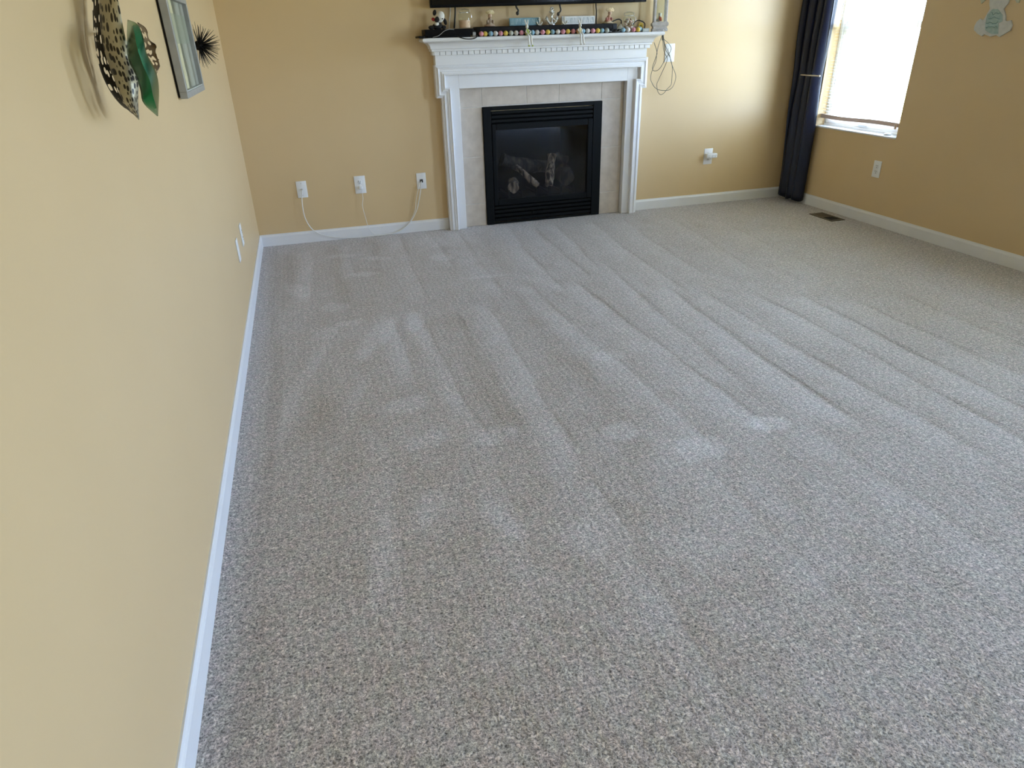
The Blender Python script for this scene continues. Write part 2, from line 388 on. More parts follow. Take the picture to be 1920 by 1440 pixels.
    me.loops.add(F.size); me.loops.foreach_set('vertex_index', F.ravel().astype(np.int32))
    me.polygons.add(len(F)); me.polygons.foreach_set('loop_start', np.arange(0, F.size, 4, dtype=np.int32))
    me.update(calc_edges=True); me.validate()
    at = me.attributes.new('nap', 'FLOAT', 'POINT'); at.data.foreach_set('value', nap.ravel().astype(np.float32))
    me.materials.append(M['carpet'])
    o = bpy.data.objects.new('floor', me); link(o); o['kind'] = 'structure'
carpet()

BBP = [(0, 0), (.012, 0), (.012, .066), (.010, .072), (.0065, .077), (.005, .084), (0, .084)]   # baseboard section
def base(name, wall, a0, a1):
    bm = bmesh.new()
    if wall == 'left': prism(bm, BBP, 'y', a0, a1)
    if wall == 'right': prism(bm, [(W-u, v) for u, v in BBP], 'y', a0, a1)
    if wall == 'back': prism(bm, [(D-u, v) for u, v in BBP], 'x', a0, a1)
    if wall == 'front': prism(bm, [(YF+u, v) for u, v in BBP], 'x', a0, a1)
    struct(name, bm, M['trim'])
base('baseboard_left', 'left', YF, D); base('baseboard_right', 'right', DOOR[1]+.04, D); base('baseboard_right.001', 'right', YF, DOOR[0]-.04)
base('baseboard_back', 'back', 0, 1.408); base('baseboard_back.001', 'back', 2.978, W)
base('baseboard_front', 'front', 0, W)

# ------------------------------------------------------------------ windows
def frame_rect(bm, x0, x1, a0, a1, z0, z1, t, bev=.003):
    for q in ((a0, a1, z0, z0+t), (a0, a1, z1-t, z1), (a0, a0+t, z0+t, z1-t), (a1-t, a1, z0+t, z1-t)):
        box(bm, x0, x1, q[0], q[1], q[2], q[3], bev)
    return bm
def window(name, w):
    y0, y1, z0, z1 = w; zm = 1.335
    root = struct(name, frame_rect(bmesh.new(), W+.075, W+T-.005, y0+.001, y1-.001, z0+.001, z1-.001, .03), M['vinyl'])
    s = obj('lower_sash', frame_rect(bmesh.new(), W+.080, W+.103, y0+.031, y1-.031, z0+.031, zm+.018, .042), M['vinyl'], root)
    box_ = bmesh.new(); box(box_, W+.090, W+.094, y0+.07, y1-.07, z0+.07, zm-.022); obj('pane', box_, M['glass'], s)
    u = obj('upper_sash', frame_rect(bmesh.new(), W+.106, W+.128, y0+.031, y1-.031, zm-.018, z1-.031, .036), M['vinyl'], root)
    b2 = bmesh.new(); box(b2, W+.115, W+.119, y0+.065, y1-.065, zm+.017, z1-.066); obj('pane', b2, M['glass'], u)
    sill = B(W-.006, W+.078, y0+.001, y1-.001, z0+.0005, z0+.013, .004, 2); obj('window_sill', sill, M['trim'], root)
    lk = bmesh.new(); ym = (y0+y1)/2
    box(lk, W+.083, W+.103, ym-.03, ym+.03, zm+.018, zm+.028, .003); box(lk, W+.086, W+.094, ym-.005, ym+.035, zm+.028, zm+.036, .002)
    obj('sash_lock', lk, M['vinyl'], s)
    lf = bmesh.new(); box(lf, W+.070, W+.080, ym-.05, ym+.05, z0+.045, z0+.055, .002); obj('sash_lift', lf, M['vinyl'], s)
    if name != 'window_1':                      # the other windows carry the same open blinds
        bm = bmesh.new(); zz = z1-.055
        while zz > .73: box(bm, W+.0275, W+.0525, y0+.012, y1-.012, zz, zz+.0006); zz -= .0215
        obj('blind', bm, M['slat'], root)
    return root
window('window_1', WIN1); window('window_2', WIN2)
def patio():
    y0, y1, z0, z1 = DOOR; ym = (y0+y1)/2
    r = struct('door_1', frame_rect(bmesh.new(), W+.04, W+T-.005, y0+.001, y1-.001, z0+.001, z1-.001, .045), M['vinyl'])
    for nm, a, b, x in (('door_panel', y0+.046, ym+.03, W+.092), ('door_panel', ym-.03, y1-.046, W+.055)):
        p_ = obj(nm, frame_rect(bmesh.new(), x, x+.032, a, b, z0+.046, z1-.046, .06), M['vinyl'], r)
        obj('pane', B(x+.014, x+.018, a+.061, b-.061, z0+.107, z1-.107), M['glass'], p_)
    obj('door_handle', B(W+.02, W+.054, ym-.01, ym+.012, .95, 1.15, .006, 2), M['vinyl'], r)
patio()

# ------------------------------------------------------------------ window dressing
def blind():
    y0, y1 = WIN1[0]+.012, WIN1[1]-.012; xc = W+.040
    t = thing('window_blind', 'open horizontal slat blind hanging inside the bright window', 'blind', (xc, (y0+y1)/2, WIN1[3]-.002))
    L_ = (y1-y0)/2
    obj('head_rail', B(-.018, .018, -L_, L_, -.032, -.001, .002), M['blind'], t)
    z = -.055; me = None; n = 0
    zb = .700-(WIN1[3]-.002)
    while z > zb+.03:
        if me is None:
            bm = bmesh.new(); q = [(-.0125, 0), (-.006, .0008), (0, .0011), (.006, .0008), (.0125, 0)]
            prism(bm, q+[(a, b-.0004) for a, b in q[::-1]], 'y', -L_, L_)
            o = obj('slat', bm, M['slat'], t, (0, 0, z), smooth=30); me = o.data
        else:
            o = bpy.data.objects.new('slat', me); o.location = (0, 0, z); link(o, t)
        z -= .0215; n += 1
    bm = bmesh.new()
    pts = []
    for i in range(13):
        f = i/12; zz = zb+.004*math.sin(f*PI*2)-.003*f
        pts.append((-L_+2*L_*f, zz))
    for (ya, za), (yb, zc) in zip(pts, pts[1:]):
        vs = [bm.verts.new(v) for v in ((-.013, ya, za-.014), (.013, ya, za-.014), (.013, ya, za+.014), (-.013, ya, za+.014), (-.013, yb, zc-.014), (.013, yb, zc-.014), (.013, yb, zc+.014), (-.013, yb, zc+.014))]
        for f in ((0, 1, 5, 4), (1, 2, 6, 5), (2, 3, 7, 6), (3, 0, 4, 7)): bm.faces.new([vs[i] for i in f])
        if (ya, za) == pts[0]: bm.faces.new([vs[i] for i in (3, 2, 1, 0)])
        if (yb, zc) == pts[-1]: bm.faces.new([vs[i] for i in (4, 5, 6, 7)])
    bmesh.ops.remove_doubles(bm, verts=bm.verts[:], dist=1e-5); bmesh.ops.recalc_face_normals(bm, faces=bm.faces[:])
    obj('bottom_rail', bm, M['blind'], t)
    for yy in (-L_+.09, L_-.09):
        bm = bmesh.new(); tube(bm, [(0.0, yy, -.03), (0.0, yy, zb)], .0009, 5, 1); obj('ladder_cord', bm, M['coax'], t)
    bm = bmesh.new(); tube(bm, [(-.022, L_-.05, -.03), (-.022, L_-.05, -.70)], .003, 8, 1); obj('tilt_wand', bm, M['coax'], t)
    bm = bmesh.new(); tube(bm, [(-.020, -L_+.035, -.03), (-.022, -L_+.035, -1.37)], .0012, 5, 1)
    lathe(bm, [(.002, 0), (.006, -.004), (.008, -.03), (.005, -.034)], 10, (-.022, -L_+.035, -1.37)); obj('lift_cord', bm, M['blind'], t)
blind()
def curtain():
    z0, z1 = .028, 2.22; nu, nz = 110, 60
    t = thing('curtain', 'long navy blue curtain gathered in the corner beside the window', 'curtain', (4.37, 5.01, z0))
    bm = bmesh.new(); rows = []
    for k in range(nz+1):
        z = z0+(z1-z0)*k/nz
        g = 1-.10*math.exp(-((z-.98)/.22)**2)                # drawn in a little at the holdback
        yr = 4.852+.012*math.sin(z*2.1)+.02*max(0, .5-z); yl = 5.178
        yc = (yr+yl)/2; hw = (yl-yr)/2*g
        row = []
        for i in range(nu+1):
            u = i/nu
            ph = 2*PI*(3.6*u)+.5*math.sin(z*1.3)+.35*math.sin(z*3+u*4)
            a = .040*(.8+.2*math.sin(7*u+z))
            x = 4.366 + a*math.sin(ph)*(1-.15*math.exp(-((z-.98)/.2)**2)) + .006*math.sin(2*ph+z*2)
            y = yc + hw*(2*u-1) + .018*math.cos(ph)
            zz = z + (0.006*math.sin(ph*1.5) if k == 0 else 0)
            row.append(bm.verts.new((x-4.37, y-5.01, zz-z0)))
        rows.append(row)
    for a, b in zip(rows, rows[1:]):
        for i in range(nu): bm.faces.new((a[i], a[i+1], b[i+1], b[i]))
    o = obj('panel', bm, M['curtain'], t, smooth=180)
    s = o.modifiers.new('thickness', 'SOLIDIFY'); s.thickness = .003; s.offset = 0
    bm = bmesh.new(); tube(bm, [(0, -.95, 2.19), (0, .205, 2.19)], .011, 12, 1); obj('rod', bm, M['steel'], t)
curtain()
bm = bmesh.new(); tube(bm, [(4.4315, 5.045, .998), (4.37, 5.045, .998), (4.316, 5.04, .998), (4.303, 5.02, .998), (4.30, 4.96, .998), (4.30, 4.81, .998)], .0055, 10, 5)
lathe(bm, [(.018, 0), (.018, .004), (.012, .006), (.008, .012)], 16, (4.4315, 5.045, .998), 'x')
for v in bm.verts:
    if v.co.x > 4.4315: v.co.x = 4.4315-(v.co.x-4.4315)
ball(bm, (4.30, 4.807, .998), .0075)
tag(obj('curtain_holdback', bm, M['steel'], smooth=50), 'slim silver metal bar holding back the navy curtain', 'curtain holdback')
bm = lathe(bmesh.new(), [(.001, 0), (.024, 0), (.026, .004), (.024, .010), (.015, .015), (.001, .016)], 24)
tag(obj('sensor_puck', bm, M['plastic'], loc=(W+.038, 4.19, WIN1[2]+.0132), smooth=50), 'small white round disc lying on the window sill', 'sensor')

# ------------------------------------------------------------------ fireplace: tiles, insert, mantel
YT = 5.205
def tiles():
    t = thing('tile_surround', 'beige stone-look tile border around the black fireplace', 'tile surround', (2.19, YT, 0))
    def tl(x0, x1, z0, z1):
        g = .002; obj('tile', B(x0+g-2.19, x1-g-2.19, 0, .0165, z0+g, z1-g, .0018, 1), M['tile'], t)
    zt, zc = 1.008, .879
    for a, b in ((1.714, 2.060), (2.060, 2.315), (2.315, 2.662)): tl(a, b, zc, zt)
    for xa, xb, zz in ((1.542, 1.714, (0.001, .175, .525, .874, zt)), (2.662, 2.85, (0.001, .177, .530, .884, zt))):
        for a, b in zip(zz, zz[1:]): tl(xa, xb, a, b)
    gm = bmesh.new()
    for q in ((1.543, 1.714, .001, 1.007), (2.662, 2.849, .001, 1.007), (1.714, 2.662, .874, 1.007)): box(gm, q[0]-2.19, q[1]-2.19, .002, .0175, q[2], q[3])
    obj('grout', gm, M['grout'], t)
tiles()
def insert():
    t = thing('fireplace_insert', 'black gas fireplace with louvers and a glass front', 'fireplace', (2.193, YT, 0))
    X = lambda v: v-2.193
    def P(name, q, m=M['blackmetal'], bev=.002, par=t, lab=None):
        bm = bmesh.new()
        for a in (q if isinstance(q[0], tuple) else (q,)): box(bm, X(a[0]), X(a[1]), a[2]-YT, a[3]-YT, a[4], a[5], bev)
        return obj(name, bm, m, par, label=lab)
    yf = 5.190
    P('surround_frame', ((1.717, 1.777, yf, 5.2225, .004, .872), (2.596, 2.668, yf, 5.2225, .004, .872), (1.777, 2.596, yf, 5.2225, .846, .872), (1.777, 2.596, yf+.004, 5.2225, .004, .014)))
    for z in (.816, .786, .756): P('louver', ((1.779, 2.594, yf+.004, yf+.012, z+.004, z+.026), (1.779, 2.594, yf+.010, yf+.020, z-.001, z+.006)), bev=.003)
    for z in (.116, .085, .054, .020): P('louver', ((1.779, 2.594, yf+.004, yf+.012, z+.004, z+.026), (1.779, 2.594, yf+.010, yf+.020, z-.001, z+.006)), bev=.003)
    d = P('door', ((1.780, 1.812, yf-.002, 5.215, .147, .752), (2.552, 2.593, yf-.002, 5.215, .147, .752), (1.812, 2.552, yf-.002, 5.215, .706, .752), (1.812, 2.552, yf-.002, 5.215, .147, .192)), bev=.004)
    P('glass_pane', (1.810, 2.554, yf+.009, yf+.013, .190, .708), M['fireglass'], 0, d, 'dark reflective glass pane')
    bm = bmesh.new(); y0, y1 = .022, .44
    # inside of the firebox, tapering to the back
    A = [bm.verts.new(v) for v in ((X(1.765), y0, .035), (X(2.625), y0, .035), (X(2.625), y0, .835), (X(1.765), y0, .835))]
    C = [bm.verts.new(v) for v in ((X(1.90), y1, .035), (X(2.49), y1, .035), (X(2.49), y1, .80), (X(1.90), y1, .80))]
    for i in range(4): bm.faces.new((A[i], A[(i+1) % 4], C[(i+1) % 4], C[i]))
    bm.faces.new(C); bmesh.ops.recalc_face_normals(bm, faces=bm.faces[:]); bmesh.ops.reverse_faces(bm, faces=bm.faces[:])
    o = obj('firebox', bm, M['soot'], t); s = o.modifiers.new('sheet', 'SOLIDIFY'); s.thickness = -.002
    P('burner_pan', (1.84, 2.55, 5.245, 5.52, .10, .190), M['soot'], .008)
    for xg in (1.915, 2.02, 2.135, 2.245, 2.35, 2.455):
        P('grate_bar', ((xg-.006, xg+.006, 5.240, 5.50, .205, .217), (xg-.006, xg+.006, 5.234, 5.246, .12, .250)), M['blackmetal'], .001)
    kb = bmesh.new(); lathe(kb, [(.010, .012), (.010, 0), (.007, -.004), (.001, -.004)], 14, (X(2.095), yf+.001-YT, .075), 'y'); obj('valve_knob', kb, M['blackmetal'], t, smooth=40)
insert()
def log(label, pts, r, m, seed, ends=None):
    rnd = random.Random(seed); bm = bmesh.new()
    tube(bm, pts, r, 16, 5, (lambda f: 1+.12*math.sin(f*9+seed)))
    for v in bm.verts: v.co += Vector((rnd.gauss(0, 1), rnd.gauss(0, 1), rnd.gauss(0, 1)))*r*.07
    return tag(obj('gas_log', bm, m, smooth=60), label, 'gas log', 'ceramic logs behind the fireplace glass')
log('leftmost pale split log end sitting low behind the fireplace glass', [(1.955, 5.262, .262), (1.985, 5.36, .272), (2.0, 5.42, .275)], .040, M['logpale'], 1)
log('thin pale branch slanting down to the right behind the fireplace glass', [(2.010, 5.368, .402), (2.06, 5.335, .362), (2.13, 5.29, .292), (2.165, 5.268, .262)], .023, M['logpale'], 2)
log('thick dark log lying across the back behind the fireplace glass', [(1.92, 5.45, .455), (2.03, 5.455, .415), (2.17, 5.46, .385), (2.33, 5.46, .37)], .050, M['log'], 3)
log('pale upright log just right of centre behind the fireplace glass', [(2.255, 5.262, .258), (2.285, 5.32, .345), (2.325, 5.385, .470)], .034, M['logpale'], 4)
log('rounded brown log end at the right behind the fireplace glass', [(2.415, 5.272, .295), (2.43, 5.37, .315), (2.435, 5.42, .32)], .060, M['log'], 5)
log('dim brown log leaning across behind the rounded right one', [(2.378, 5.43, .47), (2.41, 5.40, .435), (2.46, 5.395, .420)], .028, M['log'], 6)

def mantel():
    t = thing('fireplace_mantel', 'white wooden fireplace mantel with dentil trim and panelled legs', 'mantel', (2.19, D, 0))
    X = lambda v: v-2.19
    Yy = lambda v: v-D
    # flat boards: two legs and header
    yb = 5.158
    for nm, (a, b, z0, z1) in (('leg', (1.410, 1.540, .001, 1.1)), ('leg', (2.852, 2.974, .001, 1.1)), ('header', (1.540, 2.852, 1.008, 1.1))):
        obj(nm, B(X(a), X(b), Yy(yb), -.001, z0, z1, .0015), M['trim'], t)
    # backband moulding mitred round legs, ears and top
    prof = [(-.033, 0), (-.033, .024), (-.029, .0275), (-.023, .0265), (-.0205, .021), (-.010, .020), (-.0075, .014), (.004, .0135), (.006, .017), (.012, .019), (.017, .016), (.019, .010), (.026, .009), (.029, .006), (.033, .005), (.033, 0)]
    path = [(1.441, .001), (1.441, .985), (1.406, .985), (1.406, 1.132), (2.980, 1.132), (2.980, .985), (2.945, .985), (2.945, .001)]
    bm = bmesh.new(); rings = []
    n = len(path)
    for i, p_ in enumerate(path):
        p_ = Vector(p_)
        d0 = (p_-Vector(path[i-1])).normalized() if i else None
        d1 = (Vector(path[i+1])-p_).normalized() if i < n-1 else None
        nl = lambda d: Vector((-d.y, d.x))
        if d0 is None: m_ = nl(d1)
        elif d1 is None: m_ = nl(d0)
        else:
            m_ = (nl(d0)+nl(d1)); m_ = m_/m_.dot(nl(d0))*1.0
            m_ = m_
        rings.append([bm.verts.new((X(p_.x - m_.x*w*1.0), Yy(yb)-h, p_.y - m_.y*w)) for w, h in [(-a, b) for a, b in prof]])
    k = len(prof)
    for a, b in zip(rings, rings[1:]):
        for j in range(k): bm.faces.new((a[j], a[(j+1) % k], b[(j+1) % k], b[j]))
    bm.faces.new(rings[0]); bm.faces.new(rings[-1][::-1])
    bmesh.ops.recalc_face_normals(bm, faces=bm.faces[:])
    obj('casing_molding', bm, M['trim'], t)
    # returns of the ears to the wall
    for a, b in ((1.3735, 1.41), (2.974, 3.0125)): obj('molding_return', B(X(a), X(b), Yy(yb)+.0002, -.001, .953, 1.1645), M['trim'], t)
    fx0, fx1, fy = 1.380, 2.995, 5.146
    obj('frieze', loft_rect(bmesh.new(), [(1.1648, 0), (1.226, 0), (1.236, .004), (1.252, .004)], X(fx0), X(fx1), Yy(fy), -.001), M['trim'], t)
    bm = bmesh.new(); nd_ = 40; x = fx0-.010; pitch = (fx1-fx0+.020)/nd_
    for i in range(nd_): box(bm, X(x+i*pitch+.002), X(x+(i+1)*pitch-.002), Yy(fy)-.018, Yy(fy)-.0035, 1.2275, 1.2505, .001)
    for s in (0, 1):
        for j in range(2):
            y_ = fy-.018+.004+j*pitch
            xa = (fx0-.018, fx0-.0035) if s == 0 else (fx1+.0035, fx1+.018)
            box(bm, X(xa[0]), X(xa[1]), Yy(y_), Yy(y_+pitch-.006), 1.2275, 1.2505, .001)
    obj('dentil_molding', bm, M['trim'], t)
    crown = [(1.2505, .004), (1.2505, .024), (1.254, .027), (1.260, .027), (1.263, .024), (1.266, .028), (1.268, .033)]
    for i in range(9):
        a = i/8*PI/2; crown.append((1.268+.042*math.sin(a), .033+.050*(1-math.cos(a))))
    crown += [(1.312, .083)]
    obj('crown_molding', loft_rect(bmesh.new(), crown, X(fx0), X(fx1), Yy(fy), -.001), M['trim'], t, smooth=25)
    sh = [(1.3122, .083), (1.3122, .088), (1.316, .0925), (1.322, .094), (1.330, .092), (1.3345, .087), (1.3347, .080)]
    obj('shelf', loft_rect(bmesh.new(), sh, X(fx0), X(fx1), Yy(fy), -.001), M['trim'], t, smooth=25)
mantel()
ZS = 1.3348      # top of the mantel shelf

# ------------------------------------------------------------------ wall plates
def plate(name, label, loc, rz, kind, w=.072, h=.117, group=None):
    t = thing(name, label, 'wall plate' if kind in ('jack', 'blank', 'media') else ('light switch' if kind == 'switch' else 'outlet'), loc, (0, 0, rz), group)
    bm = bmesh.new(); box(bm, -w/2, w/2, -.0055, -.0002, -h/2, h/2, .0022, 2); obj('cover_plate', bm, M['plastic'], t, smooth=40)
    if kind in ('duplex', 'duplex_cover'):
        for s in (-1, 1):
            bm = bmesh.new(); lathe(bm, [(.001, -.0074), (.0155, -.0074), (.0165, -.0066), (.0165, -.0050)], 20, (0, 0, s*.0195), 'y')
            f = obj('receptacle', bm, M['plastic'], t, smooth=40)
            bm = bmesh.new()
            box(bm, -.0075, -.0050, -.0079, -.0072, s*.0195+.001, s*.0195+.010); box(bm, .0050, .0072, -.0079, -.0072, s*.0195+.002, s*.0195+.009)
            lathe(bm, [(.001, -.0079), (.0028, -.0079), (.0028, -.0072)], 10, (0, 0, s*.0195-.007), 'y'); obj('slots', bm, M['slot'], f)
        zz = (0,)
    else: zz = (-.030, .030) if h > .08 else ()
    for z in zz: obj('screw', lathe(bmesh.new(), [(.0008, -.0066), (.0032, -.0063), (.0034, -.0050)], 10, (0, 0, z*1.4), 'y'), M['steel'] if kind == 'jack' else M['plastic'], t)
    if kind == 'jack':
        bm = bmesh.new(); lathe(bm, [(.001, -.020), (.0048, -.020), (.0048, -.0052)], 12, (0, 0, 0), 'y'); lathe(bm, [(.0075, -.009), (.0075, -.0052)], 6, (0, 0, 0), 'y'); obj('coax_jack', bm, M['steel'], t)
    if kind == 'media':
        bm = bmesh.new(); box(bm, -.012, .012, -.0068, -.005, -.012, .012, .001); obj('jack_insert', bm, M['slot'], t)
    if kind == 'switch':
        bm = bmesh.new(); box(bm, -.0165, .0165, -.0085, -.005, -.033, .033, .002); obj('rocker', bm, M['plastic'], t)
    return t
plate('coax_plate', 'white wall plate with a cable, nearest the left corner', (.350, D, .386), 0, 'jack')
plate('outlet', 'white outlet with a white plug in it, between two cable plates', (.766, D, .387), 0, 'duplex', .080, .126)
plate('media_plate', 'white wall plate with two cables, beside the left mantel leg', (1.222, D, .379), 0, 'media')
o_ = plate('outlet', 'white outlet with a tap adapter, right of the fireplace', (3.655, D, .392), 0, 'duplex', .080, .126)
plate('blank_plate', 'white wall plate behind the hanging black cord loops', (3.228, D, 1.187), 0, 'switch', .080, .126)
plate('outlet', 'white outlet on the shaded wall below the window', (W, 4.178, .392), -PI/2, 'duplex')
plate('outlet', 'white outlet on the left wall, nearer the fireplace corner', (0, 4.045, .378), PI/2, 'duplex', .074, .120)
plate('coax_plate', 'white plate on the left wall, farther from the fireplace corner', (0, 3.735, .372), PI/2, 'blank', .072, .117)
# plug, tap adapter
t = thing('wall_tap_adapter', 'white multi outlet tap plugged into the outlet right of the fireplace', 'adapter', (3.668, D-.008, .401))
bm = bmesh.new(); box(bm, -.048, .048, -.040, -.0005, -.018, .018, .005, 2); obj('body', bm, M['plastic'], t, smooth=40)
for dx in (-.028, .002, .030):
    bm = bmesh.new(); box(bm, dx-.006, dx-.004, -.0407, -.0395, 0, .008); box(bm, dx+.004, dx+.006, -.0407, -.0395, 0, .008); box(bm, dx-.002, dx+.002, -.0407, -.0395, -.010, -.006)
    obj('slots', bm, M['slot'], t)
# cables low on the wall
yc = D-.020
bm = bmesh.new(); tube(bm, [(.350, D-.024, .386), (.348, D-.034, .372), (.336, D-.036, .290), (.342, D-.036, .178), (.392, D-.034, .085), (.501, D-.030, .032), (.656, D-.028, .008), (.817, D-.028, .006), (.980, D-.028, .013), (1.085, D-.030, .066), (1.158, D-.032, .162), (1.195, D-.034, .275), (1.216, D-.028, .366), (1.220, D-.010, .378)], .0034, 8, 6)
tag(obj('coax_cable', bm, M['coax'], smooth=60), 'thick white cable hanging in a loop between the left and right plates', 'cable')
t = thing('appliance_cable', 'thin white cord with a plug, dropping from the middle outlet', 'cord', (.768, D, .367))
bm = bmesh.new(); box(bm, -.013, .013, -.030, -.0085, -.012, .012, .005, 2); obj('plug', bm, M['plastic'], t, smooth=40)
bm = bmesh.new(); tube(bm, [(0, -.028, -.004), (.003, -.036, -.02), (.005, -.034, -.075), (-.006, -.034, -.127), (.004, -.034, -.207), (.018, -.032, -.289), (.050, -.030, -.342), (.085, -.022, -.358), (.215, -.020, -.351), (.315, -.022, -.300), (.380, -.026, -.205), (.400, -.028, -.110), (.430, -.028, -.020), (.452, -.010, .010)], .0020, 8, 6); obj('cord', bm, M['coax'], t, smooth=60)
# floor register
t = thing('floor_register', 'brown metal floor vent set in the carpet near the right wall', 'floor vent', (4.276, 4.42, 0))
bm = bmesh.new()
for q in ((-.062, .062, -.130, -.110), (-.062, .062, .110, .130), (-.062, -.048, -.110, .110), (.048, .062, -.110, .110), (-.048, .048, -.008, .008)): box(bm, q[0], q[1], q[2], q[3], .0005, .006, .001)
obj('rim', bm, M['brownvent'], t)
obj('duct_opening', B(-.05, .05, -.112, .112, .0003, .0012), M['hole'], t)
bm = bmesh.new()
for i in range(8):
    y_ = .020+i*.012; prism(bm, [(y_, .0015), (y_+.002, .0015), (y_+.009, .0055), (y_+.007, .0055)], 'x', -.048, .048)
obj('damper_slats', bm, M['brownvent'], t)

# ------------------------------------------------------------------ television and its cables
t = thing('television', 'wide black television mounted on the wall above the mantel', 'television', (2.16, D, 1.95))
rz = math.radians(-.5); t.rotation_euler = (0, rz, 0)
bm = bmesh.new(); box(bm, -.795, .795, -.100, -.062, -.428, .46, .004, 2); obj('cabinet', bm, M['tv'], t)
obj('screen', B(-.785, .785, -.1012, -.0995, -.412, .450), M['screen'], t)
obj('wall_bracket', B(-.25, .25, -.062, -.001, -.2, .2, .002), M['blackmetal'], t)
obj('logo_strip', B(.70, .78, -.1016, -.0995, -.427, -.415, .001), M['blackplastic'], t)
for nm, lab, pts, r, m in (
    ('hanging_strap', 'short black strap with a knotted end hanging below the television, left of centre', [(1.976, 5.165, 1.56), (1.982, 5.165, 1.515), (1.996, 5.165, 1.492), (1.990, 5.165, 1.474)], .006, M['cord']),
    ('hanging_strap', 'short black strap with a knotted end hanging below the television, right of centre', [(2.300, 5.165, 1.56), (2.306, 5.165, 1.515), (2.312, 5.165, 1.487), (2.294, 5.165, 1.464)], .006, M['cord']),
    ('tv_cord', 'black cord dropping from the television beside the anchor-trimmed white sign', [(2.592, 5.205, 1.60), (2.598, 5.205, 1.515), (2.603, 5.205, 1.47), (2.602, 5.205, 1.405), (2.60, 5.208, 1.345)], .0045, M['cord']),
    ('tv_cord', 'black cord dropping from the television left of the clip jar', [(1.553, 5.19, 1.60), (1.551, 5.19, 1.50), (1.544, 5.19, 1.44), (1.537, 5.19, 1.392)], .006, M['cord']),
    ('tv_cord', 'white cord dropping from the television beside the plush panda', [(1.525, 5.20, 1.60), (1.519, 5.20, 1.50), (1.508, 5.20, 1.44), (1.503, 5.20, 1.388)], .0035, M['coax'])):
    bm = bmesh.new(); tube(bm, pts, r, 8, 5)
    if nm == 'hanging_strap': ball(bm, pts[-1], .011, (1, 1, 1.2))
    tag(obj(nm, bm, m, smooth=60), lab, 'cord')

# ------------------------------------------------------------------ things on the mantel
t = thing('sound_bar', 'long black sound bar lying on the white mantel shelf', 'speaker', (2.203, 5.163, ZS))
bm = bmesh.new(); box(bm, -.53, .53, -.045, .045, .0005, .0610, .006, 2); obj('body', bm, M['blackplastic'], t, smooth=40)
obj('grille', B(-.50, .50, -.0462, -.044, .006, .055, .001), noise_mat('speaker_cloth', (.004, .004, .005), (.009, .009, .010), 900, .9), t)
ZB = ZS+.0615
t = thing('cable_box', 'black cable box at the left end of the mantel', 'cable box', (1.478, 5.135, ZS))
bm = bmesh.new(); box(bm, -.168, .168, -.058, .075, .0105, .052, .003, 2); obj('body', bm, M['blackplastic'], t, smooth=40)
bm = bmesh.new(); box(bm, -.165, .165, -.0592, -.057, .013, .049, .001); obj('front_panel', bm, M['tv'], t)
bm = bmesh.new(); box(bm, -.150, .150, -.05, .07, .0005, .0105, .001); obj('feet_tray', bm, M['blackplastic'], t)
bm = bmesh.new(); box(bm, 1.262, 1.306, 5.062, 5.20, ZS+.0004, ZS+.014, .003)
tag(obj('power_brick', bm, M['blackplastic']), 'flat black adapter overhanging the far left end of the mantel', 'adapter')
bm = bmesh.new(); tube(bm, [(1.36, 5.068, ZS+.004), (1.40, 5.062, ZS+.014), (1.44, 5.064, ZS+.040), (1.475, 5.066, ZS+.050), (1.51, 5.070, ZS+.048)], .002, 6, 5)
tag(obj('thin_cord', bm, mat('grey_cord', (.35, .35, .34), .5), smooth=60), 'thin grey cord running up the front of the cable box', 'cord')
bm = bmesh.new(); tube(bm, [(1.53, 5.072, ZS+.006), (1.555, 5.046, ZS-.004), (1.585, 5.040, ZS-.011), (1.625, 5.040, ZS-.012), (1.655, 5.044, ZS-.004), (1.668, 5.07, ZS+.008), (1.668, 5.09, ZS+.006)], .0032, 8, 5)
tag(obj('looped_cord', bm, M['cord'], smooth=60), 'black cord looping over the front edge of the mantel under the clip jar', 'cord')
t = thing('small_charger', 'small grey charger standing at the left end of the sound bar', 'charger', (1.650, 5.085, ZS+.0004))
bm = bmesh.new(); box(bm, -.012, .012, -.010, .010, 0, .030, .003); obj('body', bm, mat('grey_plastic', (.30, .30, .29), .4), t)
obj('cap', B(-.010, .010, -.008, .008, .030, .040, .002), M['blackplastic'], t)
# plush panda slumped on the cable box
ZC = ZS+.052
plush_w = noise_mat('white_plush', (.62, .60, .55), (.74, .72, .67), 160, .95, .6, 160, .004); plush_b = noise_mat('black_plush', (.006, .006, .007), (.016, .015, .015), 160, .95, .6, 160, .004)
t = thing('plush_panda', 'black and white plush panda sitting on the cable box', 'plush toy', (1.41, 5.13, ZC))
bm = bmesh.new(); ball(bm, (0, 0, .018), .030, (1.25, 1, .7)); ball(bm, (-.045, -.008, .012), .016, (1.3, 1, .8)); ball(bm, (.038, -.012, .012), .015, (1.2, 1, .8)); ball(bm, (.012, 0, .036), .016)
obj('body', bm, plush_b, t, smooth=180)
R1 = Matrix.Rotation(.55, 3, 'Y')
bm = bmesh.new(); ball(bm, (.018, -.004, .074), .033, (.92, .9, 1.12), R1, 20, 14); obj('head', bm, plush_w, t, smooth=180)
for c, s_, a in (((-.016, -.004, .100), (.75, .6, 1.15), .3), ((.052, -.006, .045), (.7, .6, 1.35), -.25)):
    bm = bmesh.new(); ball(bm, c, .016, s_, Matrix.Rotation(a, 3, 'Y')); obj('ear', bm, plush_b, t, smooth=180)
bm = bmesh.new(); ball(bm, (-.006, -.026, .058), .018, (.9, .5, 1.1), R1); ball(bm, (.030, -.034, .062), .004); obj('eye_patch', bm, plush_b, t, smooth=180)
